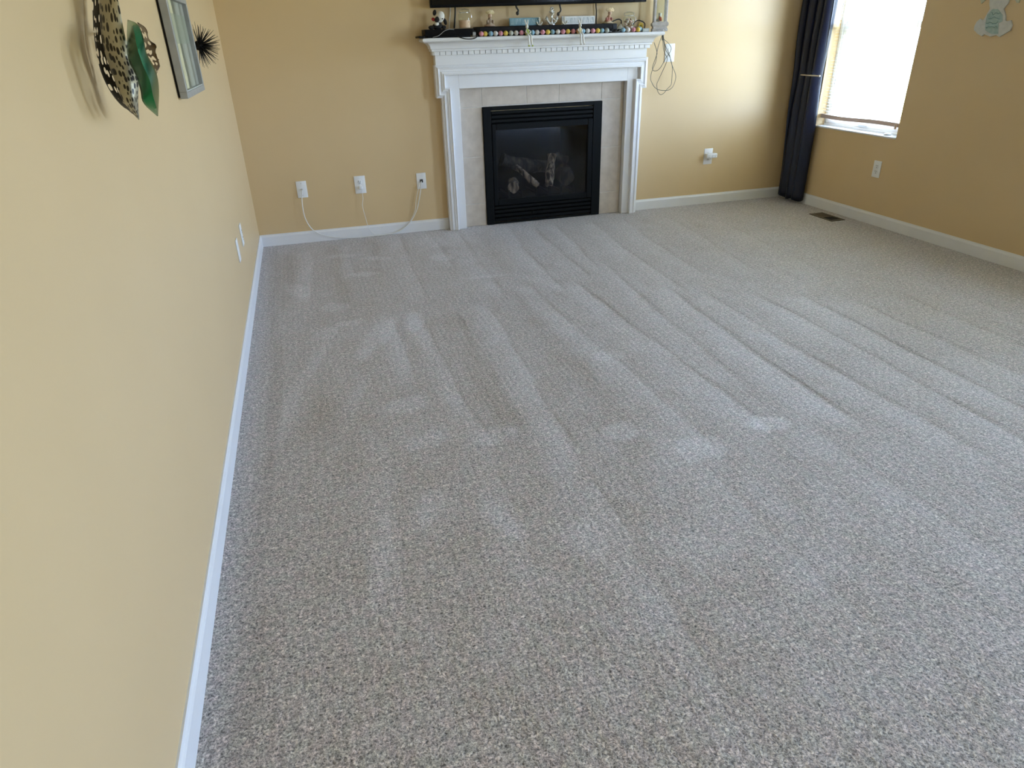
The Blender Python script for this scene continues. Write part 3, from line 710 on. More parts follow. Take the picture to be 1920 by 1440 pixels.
bm = bmesh.new(); ball(bm, (-.010, -.022, .032), .015, (1.1, .8, .8)); obj('muzzle', bm, plush_w, t, smooth=180)
bm = bmesh.new(); ball(bm, (-.030, -.016, .060), .011, (1.2, .8, 1), Matrix.Rotation(.6, 3, 'Y')); obj('bow', bm, noise_mat('red_felt', (.22, .012, .010), (.30, .02, .016), 90, .9), t, smooth=180)

jar_glass = glass_mat('jar_glass', (.95, .97, .95), .012)
wire = M['steel']
def clip_jar(loc, lab, r, h, fill_h, fill_m, pebbles=None):
    t = thing('clip_top_jar', lab, 'jar', loc)
    bm = bmesh.new(); pr = [(.001, .0005), (r*.92, .0005), (r, .006), (r, h*.68), (r*.92, h*.74), (r*.72, h*.79), (r*.72, h*.84)]
    lathe(bm, pr, 28); obj('jar_body', bm, jar_glass, t, smooth=40)
    bm = bmesh.new(); lathe(bm, [(.001, h*.845), (r*.78, h*.845), (r*.80, h*.87), (r*.74, h*.93), (r*.4, h*.975), (r*.22, h), (.001, h)], 28); obj('lid', bm, jar_glass, t, smooth=40)
    bm = bmesh.new(); rr = r*.74
    tube(bm, [(rr*math.cos(a), rr*math.sin(a), h*.815) for a in [i*PI/8 for i in range(17)]], .0014, 6, 2)
    tube(bm, [(-rr, 0, h*.815), (-r*.95, -.002, h*.88), (-r*.80, 0, h*.955), (0, 0, h*1.01), (r*.80, 0, h*.955), (r*.95, -.002, h*.88), (rr, 0, h*.815)], .0014, 6, 4)
    tube(bm, [(rr, -.004, h*.815), (r*1.12, -.010, h*.72), (r*1.15, -.012, h*.55)], .0016, 6, 4); obj('wire_clasp', bm, wire, t, smooth=60)
    if fill_m:
        bm = bmesh.new(); lathe(bm, [(.001, .0045), (r*.90, .0045), (r*.93, .010), (r*.93, fill_h), (.001, fill_h+.002)], 24); obj('filling', bm, fill_m, t, smooth=40)
    return t
clip_jar((1.598, 5.125, ZC+.0005), 'clear clip jar with pinkish filling on the cable box', .041, .118, .050, noise_mat('pink_wax', (.55, .36, .24), (.66, .46, .33), 40, .7))
tj = clip_jar((2.838, 5.150, ZS+.0005), 'clear clip jar filled with seashells, left of the lantern', .043, .132, .02, noise_mat('sand', (.50, .40, .30), (.62, .52, .40), 200, .9))
rnd = random.Random(3)
shell_ms = [noise_mat('shell_white', (.62, .58, .54), (.80, .76, .70), 50, .5), noise_mat('shell_pink', (.60, .36, .30), (.75, .52, .44), 50, .5), noise_mat('shell_brown', (.20, .12, .08), (.40, .26, .17), 50, .5)]
def shell_bm(r, rnd):
    bm = bmesh.new(); n = 14; pr = []
    for i in range(n+1):
        f = i/n; pr.append((max(.0003, r*(.62*math.sin(f*PI)**.8*(1-.45*f))*(1+.10*math.sin(f*PI*10))), r*(f*1.9-.8)))
    lathe(bm, pr, 12); rot = Matrix.Rotation(rnd.uniform(0, 6), 3, 'Z') @ Matrix.Rotation(rnd.uniform(.6, 2), 3, 'X')
    for v in bm.verts: v.co = rot @ v.co
    return bm
k = 0
for lv, (zz, cnt, rad) in enumerate(((.034, 5, .024), (.052, 5, .024), (.070, 5, .022), (.086, 3, .014))):
    for i in range(cnt):
        a = 2*PI*i/cnt+lv*.7; x, y = 2.838+rad*math.cos(a), 5.150+rad*math.sin(a)
        o = obj('seashell', shell_bm(.0135, rnd), shell_ms[k % 3], None, (x, y, ZS+zz), smooth=40)
        tag(o, ('white', 'pink', 'brown')[k % 3]+' seashell inside the clip jar left of the lantern', 'seashell', ('white', 'pink', 'brown')[k % 3]+' shells in the clip jar'); k += 1

# angel figurines on the sound bar
def figurine(x, lab, lean, robe, hair, base_m):
    t = thing('figurine', lab, 'figurine', (x, 5.160, ZB))
    bm = bmesh.new(); lathe(bm, [(.001, .0003), (.030, .0003), (.034, .004), (.030, .009), (.024, .012), (.001, .013)], 20)
    for v in bm.verts: v.co.x += .004*math.sin(v.co.y*300); v.co.x *= 1.15
    obj('base', bm, base_m, t, smooth=50)
    bm = bmesh.new(); lathe(bm, [(.001, .010), (.026, .011), (.024, .020), (.017, .036), (.012, .050), (.010, .056), (.001, .058)], 18)
    for v in bm.verts: v.co.x += lean*(v.co.z*.35); v.co.y *= .8
    ball(bm, (-.018+lean*.01, -.010, .030), .009, (1, 1, 1.5)); ball(bm, (.020+lean*.01, -.010, .028), .009, (1, 1, 1.4))
    obj('body', bm, robe, t, smooth=60)
    bm = bmesh.new(); ball(bm, (lean*.022, -.002, .066), .014); obj('head', bm, noise_mat('figurine_skin', (.50, .33, .22), (.56, .38, .26), 30, .6), t, smooth=180)
    bm = bmesh.new(); c = Vector((lean*.024, .002, .084))
    for i in range(11):
        a = -.45+i*(PI+.5)/10
        tube(bm, [c+Vector((0, 0, -.006)), c+Vector((.016*math.cos(a), -.004, .010*math.sin(a)+.002)), c+Vector((.030*math.cos(a)+.003*math.sin(i*2), -.002, .017*math.sin(a)+.001))], .0065, 7, 3, lambda f: 1.1-.45*f)
    ball(bm, c, .018, (1.2, .8, .75)); obj('ruffled_hat', bm, hair, t, smooth=60)
cream = noise_mat('cream_ruffle', (.55, .42, .20), (.72, .60, .36), 60, .8)
figurine(1.783, 'small brown figurine with a ruffled cream hat, left of the blue sign', .2, noise_mat('taupe_robe', (.20, .13, .075), (.42, .33, .24), 55, .7), cream, noise_mat('rose_base', (.40, .27, .18), (.55, .40, .30), 70, .7))
figurine(2.672, 'small rosy figurine with a ruffled cream hat, right of the white sign', .7, noise_mat('rose_robe', (.28, .06, .06), (.50, .34, .20), 45, .7), noise_mat('pale_ruffle', (.62, .45, .26), (.80, .66, .42), 60, .8), noise_mat('tan_base', (.42, .32, .20), (.55, .44, .28), 70, .7))

# signs: little planks with tall narrow painted strokes and an anchor
def anchor_bm(s, th=.004, r=.004):
    bm = bmesh.new()
    tube(bm, [(0, 0, -.46*s), (0, 0, .28*s)], r, 8, 1)
    tube(bm, [(-.16*s, 0, .20*s), (.16*s, 0, .20*s)], r*.9, 8, 1)
    tube(bm, [(-.34*s, 0, -.12*s), (-.30*s, 0, -.28*s), (-.16*s, 0, -.42*s), (0, 0, -.47*s), (.16*s, 0, -.42*s), (.30*s, 0, -.28*s), (.34*s, 0, -.12*s)], r*1.1, 8, 4)
    for sx in (-1, 1): tube(bm, [(sx*.42*s, 0, -.22*s), (sx*.34*s, 0, -.07*s), (sx*.25*s, 0, -.20*s)], r*.9, 6, 1)
    tube(bm, [(.075*s*math.sin(a), 0, .36*s-.075*s*math.cos(a)) for a in [i*PI/6 for i in range(13)]], r*.75, 6, 1)
    return bm
def sign(lab, x0, x1, z0, z1, board_m, ink_m, words, ax, am):
    xc = (x0+x1)/2; t = thing('plank_sign', lab, 'sign', (xc, 5.160, ZB)); hw = (x1-x0)/2; hh = z1-z0
    t.rotation_euler = (math.radians(-4), 0, 0)
    obj('board', B(-hw, hw, -.006, .006, .0004, hh, .001), board_m, t)
    bm = bmesh.new(); rd = random.Random(5)
    for a, b in words:
        x = a
        while x < b-.003:
            z_lo, z_hi = hh*.20, hh*.82
            box(bm, x-hw, x-hw+.0016, -.0066, -.0058, z_lo, z_hi)
            sgn = rd.choice((0, 1, 2, 3))
            if sgn: box(bm, x-hw, x-hw+.006, -.0066, -.0058, *((z_hi-.004, z_hi) if sgn == 1 else (z_lo, z_lo+.004) if sgn == 2 else (hh*.5, hh*.5+.003)))
            if sgn in (1, 3): box(bm, x-hw+.0045, x-hw+.006, -.0066, -.0058, hh*.5 if sgn == 1 else z_lo, z_hi)
            x += .0095
    obj('painted_letters', bm, ink_m, t)
    obj('anchor_trim', anchor_bm(.052, r=.0035), am, t, (ax-xc, -.012, hh*.5), smooth=60)
whitewash = noise_mat('whitewashed_wood', (.62, .64, .64), (.74, .75, .75), 30, .7); bluewash = noise_mat('teal_blue_wood', (.13, .25, .30), (.19, .33, .38), 30, .7)
bone = noise_mat('bone_paint', (.58, .55, .46), (.68, .65, .56), 50, .6); greyblue = mat('grey_blue_ink', (.27, .35, .40), .7); paleblue = mat('pale_blue_ink', (.45, .58, .62), .7)
sign('small teal blue plank sign with pale tall letters and an anchor', 1.928, 2.150, ZB, ZB+.049, bluewash, paleblue, ((.010, .038), (.044, .088), (.094, .120), (.124, .150), (.156, .198)), 2.147, bone)
sign('small white plank sign with grey-blue tall letters and an anchor', 2.318, 2.573, ZB, ZB+.052, whitewash, greyblue, ((.034, .066), (.072, .104), (.112, .150), (.156, .176), (.182, .212), (.220, .248)), 2.337, bone)
t = thing('anchor_figurine', 'silvery white anchor ornament standing between the two plank signs', 'ornament', (2.245, 5.165, ZB))
silver = noise_mat('silvered_white', (.42, .42, .40), (.70, .70, .67), 40, .4, metal=.3)
obj('anchor', anchor_bm(.112, r=.0065), silver, t, (0, 0, .060), smooth=60)
bm = bmesh.new(); tube(bm, [(.012, -.006, .100), (-.012, -.008, .086), (.010, -.010, .070), (-.010, -.010, .052), (.016, -.010, .034), (.028, -.008, .020)], .0035, 7, 5); obj('rope', bm, bone, t, smooth=60)
obj('foot', lathe(bmesh.new(), [(.001, .0003), (.020, .0003), (.020, .005), (.012, .010), (.001, .011)], 16), silver, t, smooth=40)

# pastel ball garland
PINK, YEL, BLU, WHT, ROSE, GRY, ORG = [noise_mat(n+'_yarn', tuple(v*.88 for v in c), c, 240, .95, .5, 320, .0015) for n, c in (
    ('pink', (.68, .30, .36)), ('yellow', (.72, .52, .10)), ('blue', (.27, .44, .55)), ('white', (.70, .66, .62)), ('rose', (.60, .24, .26)), ('grey', (.46, .48, .42)), ('orange', (.66, .33, .14)))]
gx = [1.702, 1.731, 1.769, 1.803, 1.842, 1.877, 1.915, 1.954, 1.993, 2.031, 2.073, 2.109, 2.147, 2.186, 2.224, 2.262, 2.300, 2.339, 2.379, 2.416, 2.453, 2.491, 2.528, 2.566, 2.601, 2.638, 2.764, 2.806, 2.848, 2.882, 2.905]
gm = [PINK, YEL, BLU, WHT, PINK, YEL, GRY, WHT, PINK, ROSE, BLU, WHT, PINK, YEL, BLU, WHT, PINK, YEL, ROSE, ORG, BLU, WHT, PINK, YEL, BLU, GRY, BLU, WHT, PINK, YEL, BLU]
gn = {PINK: 'pink', YEL: 'yellow', BLU: 'blue', WHT: 'white', ROSE: 'rose', GRY: 'grey', ORG: 'orange'}
t = thing('ball_garland', 'garland of pastel yarn balls strung along the mantel edge', 'garland', (2.30, 5.085, ZS))
meshes = {}; pts = []
for i, (x, m) in enumerate(zip(gx, gm)):
    dy = .004*math.sin(i*1.9)+(.018 if i == 30 else 0)
    if m not in meshes:
        o = obj('yarn_ball', ball(bmesh.new(), (0, 0, 0), .0166, (1, 1, .97), None, 18, 12), m, t, smooth=180); meshes[m] = o.data
    else: o = bpy.data.objects.new('yarn_ball', meshes[m]); link(o, t)
    o.location = (x-2.30, dy, .0168+(.004 if i == 30 else 0)); o['label'] = gn[m]+' yarn ball'; pts.append((x-2.30, dy, .0168))
bm = bmesh.new(); tube(bm, pts[:26]+[(2.70-2.30, .004, .004)]+pts[26:], .0009, 5, 2); obj('string', bm, M['coax'], t, smooth=60)

# two long-legged rabbit shelf sitters
def bunny(x, lab, dress, shoe, fur, sk):
    y = 5.066; t = thing('rabbit_shelf_sitter', lab, 'figurine', (x, y, ZS))
    bm = bmesh.new(); lathe(bm, [(.001, .001), (.017, .001), (.019, .006), (.015, .020), (.010, .034), (.006, .042), (.001, .044)], 16)
    for v in bm.verts: v.co.y *= .75; v.co.x += sk*v.co.z
    obj('dress', bm, dress, t, smooth=50)
    bm = bmesh.new(); hx = sk*.052; ball(bm, (hx, -.003, .054), .0115, (.9, 1, 1.25)); ball(bm, (hx, -.012, .050), .006, (.9, 1, .9)); tube(bm, [(sk*.03, 0, .036), (hx, -.002, .05)], .005, 8, 1)
    obj('head', bm, fur, t, smooth=180)
    for s in (-1, 1):
        bm = bmesh.new(); tube(bm, [(hx+s*.004, 0, .062), (hx+s*.007, .002, .078), (hx+s*.012-.003, .003, .097)], .0042, 8, 4, lambda f: .75+.5*math.sin(f*2.6)-.45*f*f); obj('ear', bm, fur, t, smooth=60)
        bm = bmesh.new(); tube(bm, [(sk*.03+s*.009, -.002, .034), (s*.017, -.008, .022), (s*.007, -.014, .013)], .0036, 7, 4); obj('arm', bm, fur, t, smooth=60)
        bm = bmesh.new(); tube(bm, [(s*.007, -.010, .006), (s*.0085, -.022, .004), (s*.009+.004, -.030, -.006), (s*.010+.006, -.0305, -.030), (s*.011+.008, -.031, -.060)], .0056, 8, 4); lg = obj('leg', bm, fur, t, smooth=60)
        bm = bmesh.new(); ball(bm, (s*.013+.009, -.035, -.066), .0068, (1, 1.5, .8), Matrix.Rotation(s*-.35, 3, 'Z')); obj('shoe', bm, shoe, lg, smooth=180)
furw = noise_mat('white_resin', (.66, .64, .60), (.76, .74, .70), 60, .6)
bunny(2.034, 'white rabbit figurine in a lime green dress, legs dangling off the mantel', noise_mat('lime_dress', (.28, .36, .06), (.46, .54, .16), 80, .7), noise_mat('lime_shoe', (.34, .42, .05), (.44, .52, .10), 60, .6), furw, -.15)
bunny(2.422, 'white rabbit figurine in a pale yellow dress, legs dangling off the mantel', noise_mat('cream_dress', (.62, .54, .26), (.74, .68, .44), 80, .7), noise_mat('bare_resin_foot', (.60, .56, .50), (.70, .66, .60), 60, .6), furw, 0.)

# clutter at the right end
t = thing('spot_bulb', 'white cone-shaped bulb lying left of the shell jar', 'light bulb', (2.758, 5.135, ZS+.030))
bm = bmesh.new(); lathe(bm, [(.001, -.026), (.007, -.026), (.008, -.012), (.012, -.004), (.021, .018), (.021, .022), (.001, .024)], 20); o = obj('shade', bm, mat('bulb_white', (.74, .74, .72), .35), t, rot=(.3, 1.0, 0), smooth=40)
bm = bmesh.new(); box(bm, -.030, -.016, -.007, .007, -.002, .010, .002); obj('socket', bm, M['plastic'], t, (-.012, 0, .006))
bm = bmesh.new(); box(bm, -.022, .030, -.02, .02, -.0296, -.020, .003); box(bm, -.016, .020, -.015, .015, -.020, -.006, .004); obj('stand', bm, mat('dark_green_plastic', (.012, .02, .012), .5), t)
bm = bmesh.new(); tube(bm, [(2.668, 5.10, ZS+.008), (2.69, 5.085, ZS+.006), (2.712, 5.09, ZS+.012), (2.70, 5.105, ZS+.020), (2.68, 5.10, ZS+.012), (2.695, 5.08, ZS+.006), (2.73, 5.085, ZS+.005)], .0045, 8, 5)
tag(obj('coiled_cord', bm, M['cord'], smooth=60), 'small tangle of black cord in the gap of the ball garland', 'cord')
bm = bmesh.new(); tube(bm, [(2.70, 5.165, ZS+.068), (2.735, 5.175, ZS+.080), (2.77, 5.182, ZS+.088), (2.796, 5.190, ZS+.078), (2.800, 5.198, ZS+.060)], .004, 8, 5)
tag(obj('arched_cord', bm, M['cord'], smooth=60), 'dark cord arching over from the sound bar to the left side of the shell jar', 'cord')
bm = bmesh.new(); tube(bm, [(2.888, 5.182, ZS+.050), (2.904, 5.176, ZS+.070), (2.93, 5.172, ZS+.078), (2.965, 5.172, ZS+.066), (2.985, 5.182, ZS+.050), (2.988, 5.195, ZS+.010)], .0035, 8, 5)
tag(obj('arched_cord', bm, M['cord'], smooth=60), 'dark cord arching between the shell jar and the white lantern', 'cord')
t = thing('yellow_flower', 'yellow artificial flower lying between the shell jar and lantern', 'flower', (2.935, 5.15, ZS+.042))
for i in range(7):
    a = 2*PI*i/7; bm = bmesh.new(); ball(bm, (.012*math.cos(a), -.002, .012*math.sin(a)), .010, (1.1, .45, .8), Matrix.Rotation(-a, 3, 'Y'), 10, 7); obj('petal', bm, YEL, t, smooth=180)
bm = bmesh.new(); ball(bm, (0, -.007, 0), .007); obj('flower_centre', bm, noise_mat('olive_centre', (.30, .22, .02), (.42, .32, .04), 90, .9), t, smooth=180)
bm = bmesh.new(); tube(bm, [(0, .004, 0), (.015, .012, -.018), (.035, .010, -.036)], .003, 7, 4); obj('stem', bm, mat('leaf_green', (.05, .09, .02), .7), t, smooth=60)
t = thing('card_box', 'small grey-green carton lying left of the lantern', 'carton', (2.950, 5.115, ZS))
obj('carton', B(-.022, .030, -.02, .02, .0004, .024, .001), noise_mat('grey_card', (.34, .37, .33), (.42, .45, .40), 30, .7), t)
obj('carton_label', B(-.010, .022, -.0205, -.0195, .005, .019), mat('card_label', (.55, .56, .52), .7), t)
bm = bmesh.new(); ball(bm, (2.902, 5.165, ZS+.0195), .019, (.85, .8, 1)); tag(obj('dried_pod', bm, noise_mat('dusky_pink_pod', (.28, .18, .16), (.38, .27, .24), 60, .8), smooth=180), 'dusky pink rounded ornament right behind the shell jar', 'ornament')
# lantern
def lantern():
    w = .049; h = .30; t = thing('lantern', 'white wooden candle lantern at the right end of the mantel', 'lantern', (3.078, 5.130, ZS), (0, 0, -.36))
    pw = noise_mat('distressed_white_wood', (.58, .57, .58), (.72, .71, .72), 40, .55)
    bm = loft_rect(bmesh.new(), [(.0005, .006), (.018, .006), (.022, .001), (.032, .001), (.042, .010), (.056, .010), (.060, .004), (.064, .004)], -w, w, -w, w)
    # the loft is flat at the back; mirror its overhang there
    for v in bm.verts:
        if v.co.y > .04: v.co.y = w+(abs(v.co.x)-w)
    obj('base', bm, pw, t)
    bm = bmesh.new()
    for i in range(9): ball(bm, (-w+.008+i*(2*w-.016)/8, -w-.007, .012+.003*math.sin(i*2)), .005, (1, .6, 1))
    obj('carved_trim', bm, pw, t, smooth=180)
    for sx in (-1, 1):
        for sy in (-1, 1): obj('post', B(sx*(w-.008)-.008, sx*(w-.008)+.008, sy*(w-.008)-.008, sy*(w-.008)+.008, .064, h-.03, .002), pw, t)
    for q in ((-w+.016, w-.016, -w+.005, -w+.007), (-w+.016, w-.016, w-.007, w-.005)): obj('glass_pane', B(*q, .064, h-.03), jar_glass, t)
    for s in (-1, 1): obj('glass_pane', B(s*(w-.006)-.001, s*(w-.006)+.001, -w+.016, w-.016, .064, h-.03), jar_glass, t)
    bm = loft_rect(bmesh.new(), [(h-.03, .004), (h-.02, .010), (h-.012, .010), (h+.03, -.03), (h+.04, -.03)], -w, w, -w, w)
    for v in bm.verts:
        if v.co.y > .04 - .001 or v.co.y >= w-.0001: v.co.y = w+(abs(v.co.x)-w)
    obj('roof', bm, pw, t)
    bm = bmesh.new(); tube(bm, [(.03*math.cos(a), 0, h+.045+.03*math.sin(a)) for a in [i*PI/10 for i in range(-1, 12)]], .002, 6, 2); obj('ring_handle', bm, M['steel'], t, smooth=60)
lantern()
zl = ZS+.0645
tag(obj('coral_piece', shell_bm(.023, rnd), noise_mat('red_coral', (.40, .07, .03), (.60, .16, .08), 60, .6), None, (3.072, 5.108, zl+.017), smooth=40), 'orange-red shell at the bottom inside the lantern', 'seashell')
bm = bmesh.new(); lathe(bm, [(.001, 0), (.014, 0), (.017, .010), (.012, .028), (.009, .040), (.013, .050), (.010, .056), (.001, .058)], 16); ball(bm, (0, -.006, .036), .011, (.8, .7, 1.3))
tag(obj('conch_shell', bm, shell_ms[0], None, (3.084, 5.146, zl+.0003), smooth=50), 'white upright shell ornament standing inside the lantern', 'seashell')
tag(obj('seashell', shell_bm(.012, rnd), noise_mat('grey_shell', (.16, .17, .19), (.30, .31, .33), 60, .5), None, (3.052, 5.130, zl+.010), smooth=40), 'dark grey shell beside the red one inside the lantern', 'seashell')

# cords hanging off the right end of the mantel
A_ = [(3.127, 1.317), (3.12, 1.293), (3.103, 1.241), (3.089, 1.189), (3.081, 1.136), (3.058, 1.09), (3.046, 1.051), (3.048, 1.014), (3.061, .992), (3.086, .958), (3.119, .934), (3.159, .927), (3.204, .928), (3.238, .951), (3.261, .995), (3.264, 1.035), (3.239, 1.083), (3.212, 1.131), (3.191, 1.175), (3.161, 1.218), (3.141, 1.254), (3.131, 1.31)]
B_ = [(3.131, 1.31), (3.143, 1.226), (3.155, 1.183), (3.173, 1.154), (3.17, 1.118), (3.152, 1.068), (3.126, 1.004), (3.113, .971), (3.119, .923), (3.139, .898), (3.165, .906), (3.194, .934), (3.228, .959), (3.239, .984), (3.238, 1.043), (3.229, 1.095), (3.197, 1.16), (3.157, 1.208), (3.138, 1.261), (3.131, 1.31)]
C_ = [(3.134, 1.31), (3.14, 1.282), (3.175, 1.26), (3.208, 1.231), (3.216, 1.21), (3.203, 1.185), (3.175, 1.157), (3.151, 1.126), (3.124, 1.087), (3.099, 1.068), (3.077, 1.069), (3.069, 1.089), (3.077, 1.121), (3.089, 1.167), (3.089, 1.196), (3.058, 1.263)]
t = thing('cord_bundle', 'dark cords hanging in loops off the right end of the mantel', 'cord', (3.130, 5.165, 1.32))
for i, P_ in enumerate((A_, B_, C_)):
    bm = bmesh.new(); tube(bm, [(x-3.130, .012*math.sin(j*.9+i*2)+.006*(i-1), z-1.32) for j, (x, z) in enumerate(P_)], .0021, 7, 5); obj('cord', bm, M['greycord'], t, smooth=60)
bm = bmesh.new(); tube(bm, [(-.002, 0, -.045), (0, 0, -.02), (-.006, .004, .010), (-.014, .010, .022)], .0055, 8, 4); obj('cable_tie', bm, M['greycord'], t, smooth=60)

# ------------------------------------------------------------------ left wall decoration
def leaf_bm(Lp, Rp, curl, nseg=26, nw=10, fold=False, o=Vector((0, 0, 0))):
    """blade between two edge curves, bowed by curl; uv: u across, v along"""
    Lc = smooth_path(Lp, nseg//(len(Lp)-1)+1); Rc = smooth_path(Rp, nseg//(len(Rp)-1)+1)
    def samp(c, f):
        x = f*(len(c)-1); i = min(int(x), len(c)-2); return c[i].lerp(c[i+1], x-i)
    bm = bmesh.new(); uvl = bm.loops.layers.uv.new('UVMap'); rows = []
    for k in range(nseg+1):
        f = k/nseg; a, b = samp(Lc, f), samp(Rc, f); row = []
        for i in range(nw+1):
            u = i/nw; p_ = a.lerp(b, u) + Vector(curl)*(1-abs(2*u-1) if fold else math.sin(u*PI))*min(1, (b-a).length/.03)
            row.append((bm.verts.new(p_-o), (u, f)))
        rows.append(row)
    for r0, r1 in zip(rows, rows[1:]):
        for i in range(nw):
            q = (r0[i], r0[i+1], r1[i+1], r1[i]); f_ = bm.faces.new([v for v, _ in q])
            for lp, (_, uv) in zip(f_.loops, q): lp[uvl].uv = uv
    return bm
def sculpture():
    O = Vector((.002, 1.88, 1.36)); t = thing('leaf_wall_sculpture', 'painted metal leaf sculpture on the left wall, nearest the viewer', 'wall art', O)
    m1 = leaf_mat('speckled_cream_metal', (.47, .43, .30), (.018, .014, .008), 8, 19, .43, .48, .2, .4)
    m2 = noise_mat('emerald_metal', (.012, .16, .070), (.022, .24, .11), 9, .22, spec=.6, metal=1.)
    m3 = leaf_mat('bronze_cut_metal', (.10, .055, .016), (.10, .055, .016), 2.3, 7.5, .47, .6, .6, .35, cut=True)
    m4 = leaf_mat('black_lattice_metal', (.010, .009, .007), (.010, .009, .007), 6, 16, .42, .5, .3, .45, cut=True)
    L1l = [(.035, 2.027, 1.516), (.035, 1.917, 1.425), (.035, 1.839, 1.34), (.04, 1.829, 1.276), (.05, 1.815, 1.222), (.06, 1.869, 1.179)]
    L1r = [(.085, 1.87, 1.501), (.085, 1.851, 1.421), (.085, 1.821, 1.359), (.09, 1.801, 1.307), (.085, 1.843, 1.263), (.075, 1.831, 1.22), (.0605, 1.869, 1.179)]
    L2l = [(.09, 1.872, 1.383), (.09, 1.819, 1.349), (.09, 1.773, 1.308), (.095, 1.781, 1.276), (.1, 1.765, 1.246), (.1, 1.760, 1.22), (.11, 1.822, 1.188)]
    L2r = [(.0905, 1.872, 1.383), (.12, 1.798, 1.372), (.13, 1.764, 1.347), (.13, 1.755, 1.317), (.135, 1.78, 1.285), (.13, 1.8, 1.247), (.1105, 1.822, 1.188)]
    L3l = [(.1, 1.921, 1.38), (.09, 1.985, 1.367), (.09, 2.001, 1.35), (.09, 1.981, 1.327), (.09, 1.969, 1.31), (.1, 1.96, 1.293), (.1, 2.002, 1.271)]
    L3r = [(.1005, 1.921, 1.38), (.115, 1.92, 1.367), (.12, 1.901, 1.343), (.125, 1.938, 1.332), (.125, 1.91, 1.31), (.125, 1.939, 1.295), (.1005, 2.002, 1.271)]
    L4l = [(.014, 2.06, 1.52), (.012, 1.95, 1.42), (.012, 1.875, 1.34), (.014, 1.85, 1.276), (.03, 1.85, 1.222), (.055, 1.88, 1.185)]
    L4r = [(.045, 2.03, 1.51), (.042, 1.925, 1.42), (.042, 1.850, 1.34), (.046, 1.838, 1.276), (.052, 1.83, 1.222), (.0555, 1.88, 1.185)]
    for nm, a, b, c, m, lab in (('leaf', L1l, L1r, (.006, -.022, 0), m1, 'cream leaf with black spots'), ('leaf', L2l, L2r, (.012, -.050, 0), m2, 'glossy emerald green leaf'),
                                ('leaf', L3l, L3r, (.004, -.010, 0), m3, 'bronze leaf with cut-out patches'), ('leaf', L4l, L4r, (.004, -.006, 0), m4, 'black lattice leaf against the wall')):
        o = obj(nm, leaf_bm(a, b, c, o=O, fold=(m is m2)), m, t, smooth=(20 if m is m2 else 180), label=lab); s = o.modifiers.new('sheet', 'SOLIDIFY'); s.thickness = .0012
    bm = bmesh.new()
    tube(bm, [(-.0018, .125, 0), (.018, .075, 0), (.046, -.012, 0)], .0025, 8, 4)
    obj('bracket_rod', bm, M['blackmetal'], t, smooth=60)
sculpture()
